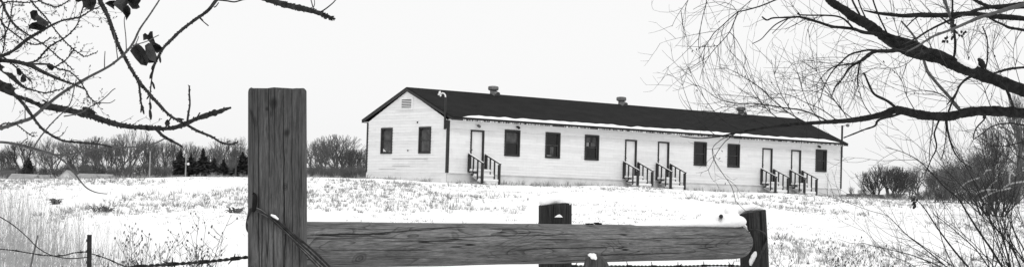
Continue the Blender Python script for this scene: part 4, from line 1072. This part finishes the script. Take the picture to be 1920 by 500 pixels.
for k, (pts, w0, w1, nt) in enumerate(hand):
    l = Limb(pts, w0*.75, w1*.8, 9.6, 9.2 + rs.uniform(-.5,.5))
    def ex(mb, l=l, nt=nt, k=k):
        twigs(mb, l, nt+1, 40, 150, 1.4, rs, (12,40), 35, start=.25, depth=.8, sub=2, up=.6)
        if k == 1:
            for q in range(12): mb.blob(P(1712+rs.uniform(-3,8), 376+rs.uniform(-4,14), 9.3), rs.uniform(1.6,2.8)/F*9.3, 1,1,1.2,None,6,4,.3,q)
    limb_part(l, M['twig'], 6, .15, .1, 200+k, sh, ex, 'stem')
for k in range(27):
    x0 = rs.uniform(1840, 1990); a = R(rs.uniform(-152, -75)); ln = rs.uniform(190, 360); cv = rs.uniform(-.5, .35)
    pts = [(x0+rs.uniform(10,40), 760), (x0, 545)]; x, y = x0, 545
    for q in range(6):
        a += cv/6; x += math.cos(a)*ln/6; y += math.sin(a)*ln/6
        pts.append((x, y))
    dd = rs.uniform(8.6, 11)
    l = Limb(pts, 2.6, .8, 9.6, dd)
    limb_part(l, M['twig'], 5, .1, .05, 300+k, sh, lambda mb, l=l: (twigs(mb, l, 6, 30, 110, 1.15, rs, (12,40), 35, start=.3, depth=.8, sub=2, up=.6), twigs(mb, l, 9, 14, 50, 1.1, rs, (18,60), 35, start=.2, depth=.8, sub=1, up=.4)), 'stem')

# ------------------------------------------------------------------ trees of the middle and far distance
def grow(rr, wood_, twig_, p, d, ln, r, lev, maxlev, kids, spread, upb, rmin, twl):
    """forking tree, z up, metres; the last shoots are long, straight and fine"""
    n_ = 3; pts = [p]; rad = [r]; jt = .16 if lev < maxlev-1 else .07
    for k in range(n_):
        d = (d + Vector((rr.uniform(-jt,jt), rr.uniform(-jt,jt), rr.uniform(-.06,.08)+upb*.12))).normalized()
        p = p + d*(ln/n_); pts.append(p); rad.append(max(rmin*(1-.2*(lev == maxlev)*k), r*lerp(1,.7,(k+1)/n_)))
        if 1 <= lev < maxlev and k < n_-1 and rr.random() < .55:
            side = d.orthogonal(); side.rotate(Matrix.Rotation(rr.uniform(0,6.28),3,d))
            grow(rr, wood_, twig_, p, (d*rr.uniform(.8,1.2)+side*spread*.8).normalized(), max(twl, ln*rr.uniform(.5,.75)), max(rmin, r*.45), min(maxlev, lev+2), maxlev, kids, spread, upb, rmin, twl)
    tgt = wood_ if lev <= 1 else twig_
    tgt.tube(pts, rad, 6 if lev <= 1 else 3, cap=False)
    if lev < maxlev:
        sp2 = spread*(1-.07*lev)
        for k in range(kids[min(lev, len(kids)-1)]):
            side = d.orthogonal(); side.rotate(Matrix.Rotation(rr.uniform(0,6.28),3,d))
            dd = (d + side*rr.uniform(.3,1.0)*sp2 + Vector((0,0,upb*.25))).normalized()
            grow(rr, wood_, twig_, p, dd, max(twl, ln*rr.uniform(.62,.86)), max(rmin, r*.62), lev+1, maxlev, kids, spread, upb, rmin, twl)
def bare_tree(seed, H, stems=1, spread=.75, upb=.5, kids=(3,3,3,3,2), lev=5, rmin=.013, name='bare_tree', mw='trunk_far', mt='twig_far', base_len=.27, r0=.02, twl=.9):
    rr = random.Random(seed); w, t_ = MB(), MB()
    for s_ in range(stems):
        a = rr.uniform(0,6.28); lean = 0 if stems == 1 else rr.uniform(.15,.55)
        grow(rr, w, t_, Vector((rr.uniform(-.3,.3)*(stems > 1), rr.uniform(-.3,.3)*(stems > 1), -.4)), Vector((math.cos(a)*lean, math.sin(a)*lean, 1)).normalized(), H*base_len*rr.uniform(.85,1.15), H*r0, 0, lev, kids, spread, upb, rmin, twl)
    top = max(v.z for v in t_.v); k = H/top
    for mb in (w, t_):
        for i in range(len(mb.v)): mb.v[i] = mb.v[i]*k
    o = empty(name, (0,0,0)); w.build('trunk', M[mw], o, True); t_.build('crown', M[mt], o)
    return o
def conifer(seed, H, W):
    rr = random.Random(seed); w, c = MB(), MB()
    w.tube([Vector((0,0,-.5)), Vector((0,0,H*.97))],[W*.05,.02],6)
    n_ = int(H*24)
    for k in range(n_):
        t = k/n_; z = .02*H + t*H*.97; rad = W/2*(1-t)**.8*rr.uniform(.4,1.4)*(1+.32*math.sin(t*11+seed))+.10
        m_ = max(4, int(9*(1-t))+3)
        for j in range(m_):
            a = rr.uniform(0,6.28); r_ = rad*rr.uniform(.75,1.1); dz = -r_*rr.uniform(.05,.4)
            u = Vector((math.cos(a), math.sin(a), 0)); s_ = Vector((-u.y, u.x, 0))
            p0 = Vector((0,0,z)); p1 = u*r_ + Vector((0,0,z+dz)); wd = .10+.16*r_
            q = p0.lerp(p1, .55) + Vector((0,0,rr.uniform(-.05,.15)))
            c.add([p0, q+s_*wd, p1, q-s_*wd, q-Vector((0,0,.22))],[(0,1,2),(0,2,3),(0,4,2)])
    o = empty('conifer_tree', (0,0,0)); w.build('trunk', M['trunk_far'], o); c.build('crown', M['needle'], o); return o
first = set()
def place(proto, px, d, H0, ytop, label, cat_, group, rr, wide=1.0):
    """stand a tree on the ground below a photo column; its top reaches the photo's row ytop"""
    o = proto if id(proto) not in first else copy_tree(proto); first.add(id(proto))
    g_ = on_ground(px, d); top = P(px, ytop, d)
    o.location = g_; k = (top.z - g_.z)/H0
    o.scale = (k*wide, k*wide, k); o.rotation_euler = (0,0,rr.uniform(0,6.28))
    tag(o, label, cat_, group); return o
rb = random.Random(99)
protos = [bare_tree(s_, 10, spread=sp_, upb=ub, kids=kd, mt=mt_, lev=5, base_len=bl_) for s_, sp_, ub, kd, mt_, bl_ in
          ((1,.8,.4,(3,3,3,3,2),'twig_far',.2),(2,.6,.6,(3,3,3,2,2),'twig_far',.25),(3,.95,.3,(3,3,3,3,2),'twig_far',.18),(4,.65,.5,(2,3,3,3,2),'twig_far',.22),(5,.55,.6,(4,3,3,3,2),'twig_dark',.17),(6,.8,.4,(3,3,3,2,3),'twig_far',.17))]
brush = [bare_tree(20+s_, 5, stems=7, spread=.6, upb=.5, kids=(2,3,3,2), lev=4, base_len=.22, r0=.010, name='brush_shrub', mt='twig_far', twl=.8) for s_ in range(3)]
left = [(3,285,320),(22,282,330),(45,277,320),(66,274,310),(88,270,330),(108,268,320),(128,262,315),(150,266,330),(168,272,320),(186,270,310),(205,262,330),(222,256,320),(238,252,315),(252,256,335),(268,268,320),(284,262,330),(300,274,315),(318,278,320),(338,272,335),(356,276,330),(372,270,335),(394,283,330),(408,272,325),(425,270,320),(436,284,330),(446,286,335),(462,286,330),(480,280,330),(-25,280,320),(-50,278,325)]
LT = 'leafless tree in the grey wood along the far left edge of the snowy field'
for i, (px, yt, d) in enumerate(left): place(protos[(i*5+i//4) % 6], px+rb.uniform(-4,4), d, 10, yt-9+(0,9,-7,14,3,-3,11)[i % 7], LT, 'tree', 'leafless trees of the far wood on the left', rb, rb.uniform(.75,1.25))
LB = 'low leafless brush filling the foot of the grey wood at the left'
for i in range(32): place(brush[i % 3], -30+i*16+rb.uniform(-4,4), rb.uniform(296,316), 5, rb.uniform(300,318), LB, 'shrub', 'brush at the foot of the far wood on the left', rb, rb.uniform(1.,1.4))
LC = 'pale low weeds and brush along the edge of the field before the far left wood'
cons = [(337,286,285,10,5.2,'dark pointed conifer touching the round bare tree, left of the pale pole'),(356,290,285,10,5.0,'dark conifer just right of the thin pale pole'),(379,281,285,10,4.6,'tallest dark conifer with a sharp tip in the far wood'),
        (400,300,285,8,5,'smallest dark conifer, right of the tallest one'),(453,288,280,9,5,'dark conifer beside the pole with a crossarm, left of the tall fence post'),(466,292,280,9,5,'dark conifer half hidden by the left edge of the tall fence post'),(52,300,300,9,5,'small dark evergreen behind the low grey roof at the far left'),(418,300,290,8,3.2,'slim dark conifer among pale trunks in the far wood')]
for k, (px, yt, d, H, W, lb) in enumerate(cons): place(conifer(50+k, H, W*1.75), px, d, H, yt-5, lb, 'conifer', None, rb)
mids = [(590,268,250,'leafless tree directly right of the tall fence post'),(606,282,260,'small leafless tree second from the tall fence post'),(622,267,255,'leafless spreading tree left of the largest bare tree near the gable'),(641,260,240,'largest bare tree with forked trunk between the tall post and the white gable'),(660,284,250,'rounded leafless tree right of the forked one'),(676,286,240,'leafless tree partly hidden behind the white gable end'),(690,290,245,'leafless tree behind the left corner of the white building')]
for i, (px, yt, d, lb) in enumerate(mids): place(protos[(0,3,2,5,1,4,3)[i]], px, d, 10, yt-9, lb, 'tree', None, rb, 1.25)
for i in range(16): place(brush[i % 3], 578+i*7+rb.uniform(-3,3), rb.uniform(215,235), 5, rb.uniform(306,322), 'bare dark brush between the tall fence post and the white gable', 'shrub', 'brush between the post and the gable', rb, 1.2)
rights = [(1633,338,340,4,'small bare tree at the left side of the dark clump far right'),(1646,328,340,4,'leafless tree second from left in the dark clump far right'),(1662,322,345,4,'tallest leafless tree in the dark clump far right'),(1676,322,350,4,'leafless tree right of the tallest in the dark clump far right'),(1685,326,340,4,'leafless tree at the right side of the dark clump far right'),
          (1708,328,350,1,'paler leafless tree just right of the dark clump'),(1726,324,350,2,'wide pale leafless tree beyond the right snowfield'),(1744,330,340,0,'pale leafless tree left of the near shrub twigs'),(1762,334,330,3,'leafless tree seen through the shrub twigs')]
for i, (px, yt, d, pi, lb) in enumerate(rights): place(protos[pi], px, d, 10, yt-9+(6,-2,-6,4,0,5,-4,6,2)[i], lb, 'tree', None, rb, (1.0,1.3,1.5,1.3,1.0,1.0,1.4,1.0,1.2)[i])
for (px, yt, lb) in ((1597,348,'thin pale young tree standing far off right of the building'),(1614,352,'little far tree over the low dark roof right of the building'),(1622,350,'little far tree left of the dark clump')): place(protos[1], px, 420, 10, yt, lb, 'tree', None, rb, .7)
for i in range(15): place(brush[i % 3], 1655+i*18+rb.uniform(-4,4), rb.uniform(300,330), 5, rb.uniform(350,362) if i > 4 else rb.uniform(358,364), 'low bare brush along the far right edge of the snowfield', 'shrub', 'brush along the far right edge of the field', rb, 1.2)

# big dark shrub of the middle distance, right
bs = bare_tree(71, 4.8, stems=17, spread=.85, upb=.3, kids=(2,3,3,2), lev=4, rmin=.0045, twl=.4, name='bare_shrub', mw='twig_dark', mt='twig_far', base_len=.25, r0=.0065)
gp = on_ground(1866, 58); k = (P(1864,258,58).z-gp.z)/4.8
bs.location = gp; bs.scale = (k*1.75,k*1.5,k); tag(bs, 'large dark many stemmed bare shrub standing in the snow at the right', 'shrub')
wl2 = [(1908,165,85,1,.75,'tall pale willow behind the large dark shrub at the right edge'),(1862,236,76,4,.6,'narrow dark tree rising directly out of the large right shrub'),(1935,190,95,5,.8,'pale tree cut by the right edge of the view'),(1832,282,130,0,.8,'grey bare tree left behind the large dark shrub'),(1800,300,150,3,1.0,'low grey bare tree left of the large dark shrub'),(1778,318,170,1,1.0,'small grey bare tree farther left of the large dark shrub')]
for (px, yt, d, pi, wd_, lb) in wl2: place(protos[pi], px, d, 10, yt, lb, 'tree', None, rb, wd_)
for i in range(11): place(brush[i % 3], 1752+i*17+rb.uniform(-5,5), rb.uniform(72,104), 5, rb.uniform(300,335), 'soft grey brush around the foot of the large dark shrub at the right', 'shrub', 'brush around the large right shrub', rb, 1.1)
rm = MB()
for (x0,y0,x1,y1) in ((1836,333,1800,352),(1868,338,1850,368),(1900,318,1893,345),(1890,316,1905,330),(1868,355,1830,362),(1920,340,1880,352),(1846,326,1858,318),(1895,352,1840,372)):
    a, c_ = P(x0,y0,55), P(x1,y1,55.5); rm.tube(cat3([a, a.lerp(c_,.5)+Vector((0,.2,.05)), c_],3), [.028]*7, 5)
tag(rm.build('snowy_twig', M['grass_pale'], smooth=True), 'pale frosted dead branches lying across the large dark shrub at the right', 'branches', kind='stuff')

# far houses
def house(px, d, w, dp, h, rh, ytop, label, wallm, roofm, yaw=0, wins=0, sink=None):
    top = P(px, ytop, d); g_ = on_ground(px, d)
    o = empty('farm_house', (top.x, top.y, top.z-h-rh), yaw); tag(o, label, 'house')
    mb = MB(); mb.box((-w/2,0,-2.5),(w/2,dp,h)); 
    mb.add([Vector(p) for p in ((-w/2,0,h),(-w/2,dp,h),(-w/2,dp/2,h+rh-.15),(w/2,0,h),(w/2,dp,h),(w/2,dp/2,h+rh-.15))],[(0,1,2),(5,4,3)])
    mb.build('wall', M[wallm], o)
    mb = MB(); e = .4
    for (b0,b1) in ((-e,dp/2),(dp+e,dp/2)):
        z0 = h-e*rh/(dp/2)
        mb.add([Vector(p) for p in ((-w/2-e,b0,z0),(w/2+e,b0,z0),(w/2+e,b1,h+rh),(-w/2-e,b1,h+rh),(-w/2-e,b0,z0-.15),(w/2+e,b0,z0-.15),(w/2+e,b1,h+rh-.15),(-w/2-e,b1,h+rh-.15))],[(0,1,2,3),(7,6,5,4),(0,4,5,1),(1,5,6,2),(2,6,7,3),(3,7,4,0)])
    mb.build('roof', M[roofm], o)
    for k in range(wins):
        mb = MB(); x = -w/2+ (k+.6)*w/wins; mb.box((x-.45,-.03,h-1.5),(x+.45,.05,h-.5)); mb.build('window', M['glass'], o)
    return o
house(0, 285, 3.6, 8, 2.4, 1.9, 318, 'low dark roofed farm house at the extreme left edge', 'house_wall', 'dark_roof', .2)
house(33, 270, 3.6, 6, 2.2, 1.4, 325, 'small grey roofed house left of the dark evergreen', 'house_wall', 'grey_roof', -.1, 1)
house(76, 275, 2.4, 5, 2.2, 1.0, 327, 'low shed with a snow covered roof right of the dark evergreen', 'house_wall', 'grey_roof', .1)
house(142, 275, 3.0, 2.4, 1.7, 1.1, 319, 'small white gabled shed at the foot of the grey wood', 'house_wall', 'grey_roof', math.pi/2+.1, 0)
house(172, 280, 5.0, 6, 2.5, .8, 325, 'long low white house with dark windows below the grey wood', 'house_wall', 'grey_roof', 0, 3)
house(1586, 330, 7, 7, 2.2, 1.3, 364, 'low grey roof just beyond the right corner of the long building', 'house_wall', 'dark_roof', .3)
house(1622, 330, 6.5, 8, 2.0, 1.4, 363, 'low dark roof left of the dark clump of trees', 'house_wall', 'dark_roof', -.2)
def pole(px, d, ytop, m, label, arm=False, r=.13):
    g_ = on_ground(px, d); top = P(px, ytop, d); o = empty('utility_pole', g_); tag(o, label, 'utility pole')
    mb = MB(); mb.tube([Vector((0,0,-.5)), Vector((0,0,top.z-g_.z))],[r,r*.75],8); mb.build('shaft', M[m], o)
    if arm:
        mb = MB(); h = top.z-g_.z-.25; mb.box((-.75,-.07,h-.06),(.75,.07,h+.06)); mb.build('crossarm', M[m], o)
        for x in (-.6,.6):
            q = MB(); q.tube([Vector((x,0,h+.06)),Vector((x,0,h+.25))],[.05,.05],6); q.build('insulator', M[m], o)
pole(279.5, 270, 283, 'pole', 'pale bare pole standing in front of the grey wood')
pole(347, 272, 294, 'pole', 'thin pale pole between two dark conifers')
pole(441, 270, 283, 'pole_dark', 'dark utility pole with a crossarm left of the tall fence post', True, .15)
lp = MB(); q = P(353, 307, 271); lp.blob(q, .22, n=8, m=6)
lp.bar(q, P(347,306,272), .06,.06); tag(lp.build('yard_lamp', M['white_paint'], smooth=True), 'small white yard lamp on the pale pole among conifers', 'lamp')

# ------------------------------------------------------------------ dead grass and weeds in the snow
rg = random.Random(3)
def tuft(mb, p, n_, h, spread, w):
    for k in range(n_):
        a = rg.uniform(0,6.28); l_ = h*rg.uniform(.5,1.15); lean = rg.uniform(.05,spread)
        u = Vector((math.cos(a), math.sin(a), 0)); b0 = p + u*rg.uniform(0,.35*spread*h+.03)
        m_ = b0 + u*lean*l_*.45 + Vector((0,0,l_*.6)); t_ = b0 + u*lean*l_*1.1 + Vector((0,0,l_*rg.uniform(.8,1.0)))
        s_ = Vector((rg.uniform(.6,1),rg.uniform(-.5,.5),0)).normalized()*w
        mb.add([b0-s_, b0+s_, m_+s_*.7, m_-s_*.7, t_],[(0,1,2,3),(3,2,4)])
ft = MB(); fd = MB()
cnt = 0
def inside_building(x, y, mar=.2):
    q = Vector((x-B0.x, y-B0.y, 0)); a = q.x*math.cos(YAW)+q.y*math.sin(YAW); bb = -q.x*math.sin(YAW)+q.y*math.cos(YAW)
    return -mar < a < L+mar and -mar < bb < D+mar
while cnt < 7600:
    y = 24*math.exp(rg.uniform(0, math.log(130/24.))); x = rg.uniform(-.36,.36)*y
    den = noise.noise(Vector((x*.13, y*.075, 2)))*1.5 + .55*noise.noise(Vector((x*.35, y*.22, 6)))
    px = 960+F*x/y
    if px < 500: den += .18
    if 500 < px < 1400 and y < 66: den -= .2
    if px > 1400 and y < 44: den -= .15
    if y > 70: den += .05
    if den < rg.uniform(0,.35) or inside_building(x, y): continue
    p = Vector((x, y, ground_z(x, y)-.02))
    big = rg.random()
    tuft(fd if big > .9 else ft, p, rg.randint(3,6+int(6*rg.random()**2)), rg.uniform(.05,.15)*(1+1.1*rg.random()**4), rg.uniform(.5,1.3), .0028+.00008*y)
    cnt += 1
for k in range(520):                                  # along the foot of the walls and the crest
    if k < 260:
        a = rg.uniform(-.3, L+.2); q = BM @ Vector((a, -rg.uniform(.15,1.1), 0))
    elif k < 330: q = BM @ Vector((-rg.uniform(.15,1.), rg.uniform(-.3,D+.2), 0))
    else:
        px = rg.uniform(-30, 690); q = P(px, 340, rg.uniform(80,100))
    if inside_building(q.x, q.y, .05): continue
    if noise.noise(Vector((q.x*.6, q.y*.6, 3))) < -.1: continue
    tuft(ft if rg.random() < .75 else fd, Vector((q.x, q.y, ground_z(q.x,q.y)-.02)), rg.randint(4,9), rg.uniform(.14,.42), .7, .009)
cnt = 0
while cnt < 4200:                                     # low stubble that only just shows through the snow
    y = 27*math.exp(rg.uniform(0, math.log(108/27.))); x = rg.uniform(-.34,.34)*y
    if noise.noise(Vector((x*.22, y*.10, 14)))+.6*noise.noise(Vector((x*.6, y*.3, 4))) < rg.uniform(-.1,.35) or inside_building(x, y): continue
    tuft(ft, Vector((x, y, ground_z(x, y)-.02)), rg.randint(2,5), rg.uniform(.04,.10), 1.2, .003+.00007*y); cnt += 1
tag(ft.build('dead_grass', M['grass_mid']), kind='stuff'); tag(fd.build('dead_weeds', M['weed']), kind='stuff')
# far weedy rim in front of the woods
fr = MB()
for k in range(900):
    px = rg.uniform(-40, 700) if k < 760 else rg.uniform(1600, 1800)
    d = rg.uniform(150, 215); q = on_ground(px, d)
    tuft(fr, q, 6, rg.uniform(.4,1.1) if px > 210 else rg.uniform(.2,.6), .7, .022)
tag(fr.build('dry_brush', M['grass_pale']), kind='stuff')
# tall straw in the near left
tg = MB()
for k in range(1350):
    y = rg.uniform(11, 26); px = rg.triangular(-60, 470, 40) if rg.random() < .8 else rg.uniform(-40, 460)
    x = (px-960)/F*y
    if noise.noise(Vector((x*.9, y*.5, 8))) < -.18 and px > 120: continue
    h = lerp(1.35, .45, min(1,max(0,px)/330.))*rg.uniform(.45,1.1)
    z = ground_z(x, y); base = Vector((x,y,z-.03)); a = rg.uniform(0,6.28); lean = rg.uniform(0,.22)
    u = Vector((math.cos(a),math.sin(a),0))
    pts = [base, base+u*lean*h*.3+Vector((0,0,h*.5)), base+u*lean*h+Vector((0,0,h*.97))]
    w = rg.uniform(.0014,.0034)
    tg.tube(pts, [w, w*.8, w*.35], 3, cap=False)
    for q in range(rg.randint(0,4)):
        t = rg.uniform(.45,1); p0 = pts[1].lerp(pts[2], (t-.45)/.55); aa = rg.uniform(0,6.28)
        tg.tube([p0, p0+Vector((math.cos(aa)*.06, math.sin(aa)*.06, rg.uniform(.03,.12)))],[w*.6,w*.3],3,cap=False)
tag(tg.build('tall_dead_grass', M['grass_pale']), kind='stuff')
# branched weeds one can tell apart
def weed(px, py, d, ytop, label, m='weed', n_=9, wide=.5, seed=0):
    rr = random.Random(seed); g_ = on_ground(px, d); top = P(px, ytop, d); h = max(.3, top.z-g_.z)
    mb = MB()
    for k in range(n_):
        a = rr.uniform(0,6.28); lean = rr.uniform(0,wide); u = Vector((math.cos(a),math.sin(a)*.6,0)); hh_ = h*rr.uniform(.6,1.02)
        pts = [Vector((0,0,-.05))+u*.03]
        for q in range(1,6):
            t = q/5; pts.append(u*lean*hh_*t**1.4 + Vector((rr.uniform(-.012,.012),0,hh_*t)))
        w = rr.uniform(.0028,.0045)*d/14
        mb.tube(pts, [lerp(w,w*.4,i/5) for i in range(6)], 4, cap=False)
        for q in range(14):
            i = rr.randint(1,4); p0 = pts[i].lerp(pts[i+1], rr.random()); aa = rr.uniform(0,6.28); l_ = rr.uniform(.05,.17)*min(1,h)
            e = p0+Vector((math.cos(aa)*l_*.7, math.sin(aa)*l_*.5, l_*rr.uniform(.4,1)))
            mb.tube([p0, p0.lerp(e,.5)+Vector((0,0,-.01)), e],[w*.6,w*.5,w*.3],3,cap=False)
            if rr.random() < .7: mb.blob(e, w*1.9, 1,1,1.5,None,5,4)
    o = mb.build('weed_plant', M[m]); o.location = g_; tag(o, label, 'weed'); return o
weed(275, 500, 15, 418, 'bushy dark weed above the left part of the thick barbed wire', seed=1)
weed(258, 500, 14.5, 440, 'curly dead weed beside the bushy one left of the thick barbed wire', n_=7, seed=2)
weed(372, 500, 15.5, 405, 'tall dark branched weed standing behind the thick barbed wire', n_=11, wide=.35, seed=3)
weed(395, 500, 16, 430, 'shorter weed right of the tall branched weed behind the barbed wire', n_=8, wide=.4, seed=4)
weed(318, 500, 16, 428, 'thin grey weed between the two dark weeds at the left', 'grass_mid', 7, .4, 5)
weed(248, 500, 17, 400, 'slender straight weed right of the steel post', 'grass_mid', 4, .25, 6)
weed(1590, 500, 17, 455, 'feathery weed in the clean snow right of the rail end', n_=7, wide=.5, seed=7)
weed(1612, 500, 17.5, 452, 'upright feathery weed beside another in the clean snow', n_=7, wide=.4, seed=8)
weed(1652, 500, 16.5, 458, 'weed nearest the bottom right shrub in the clean snow', n_=8, wide=.6, seed=9)
weed(1450, 500, 14, 440, 'dark thin weed hugging the right fence post', n_=6, wide=.3, seed=10)
weed(1478, 500, 16, 470, 'low dry weed just right of the right fence post', 'grass_mid', 7, .6, 11)
stk = MB(); stk.tube([P(54,520,10.5),P(60,487,10.5),P(66,462,10.5),P(71,440,10.5)],[.006,.0055,.005,.004],6)
tag(stk.build('weed_stalk', M['weed']), 'thick dark stick leaning among the tall pale grass at the left', 'stick')
def clump(px, d, w, label, seed):
    rr = random.Random(seed); g_ = on_ground(px, d); mb = MB()
    for k in range(46):
        a = rr.uniform(0,6.28); p0 = Vector((rr.uniform(-w,w), rr.uniform(-.25,.25), -.02)); e = p0+Vector((math.cos(a)*rr.uniform(.05,.2), math.sin(a)*.2, rr.uniform(.02,.17)))
        mb.tube([p0, p0.lerp(e,.5)+Vector((0,0,.06)), e],[.012,.012,.006],4,cap=False)
    o = mb.build('brush_clump', M['weed']); o.location = g_; tag(o, label, 'brush'); return o
clump(195, 40, .17, 'dark tangled clump lying in the open snow at the left', 1)
clump(106, 43, .05, 'small dark clump left of the larger tangled one in the snow', 2)
clump(443, 40, .10, 'dark clump in the snow close left of the tall fence post', 3)

# ------------------------------------------------------------------ overcast daylight
SUN_EL, SUN_ROT = R(54), R(170)
w = bpy.data.worlds.new('World'); scene.world = w; w.use_nodes = True
nt = w.node_tree; bg = nt.nodes['Background']
sky = nt.nodes.new('ShaderNodeTexSky'); sky.sky_type = 'NISHITA'; sky.sun_disc = False
sky.sun_elevation = SUN_EL; sky.sun_rotation = SUN_ROT; sky.air_density = 1; sky.dust_density = 3
bw = nt.nodes.new('ShaderNodeRGBToBW'); nt.links.new(sky.outputs['Color'], bw.inputs['Color'])
mx = nt.nodes.new('ShaderNodeMix'); mx.data_type = 'FLOAT'
mx.inputs[0].default_value = .8                      # an even cloud deck veils the sky
nt.links.new(bw.outputs['Val'], mx.inputs[2]); mx.inputs[3].default_value = 11.0
nt.links.new(mx.outputs[0], bg.inputs['Color']); bg.inputs['Strength'].default_value = .1
sd = bpy.data.lights.new('sun', 'SUN'); sd.energy = .95; sd.angle = R(14); sd.color = (1,1,1)
so_ = bpy.data.objects.new('sun', sd); col.objects.link(so_)
dirv = Vector((math.sin(SUN_ROT)*math.cos(SUN_EL), math.cos(SUN_ROT)*math.cos(SUN_EL), math.sin(SUN_EL)))
so_.rotation_euler = dirv.to_track_quat('Z','Y').to_euler()
vs = scene.view_settings
vs.view_transform = 'Standard'; vs.look = 'None'; vs.exposure = 0.0; vs.gamma = 1.0; vs.use_curve_mapping = False
scene.cycles.max_bounces = 5; scene.cycles.diffuse_bounces = 3; scene.cycles.glossy_bounces = 2
scene.cycles.transparent_max_bounces = 4
scene.cycles.use_denoising = True
scene.render.film_transparent = False
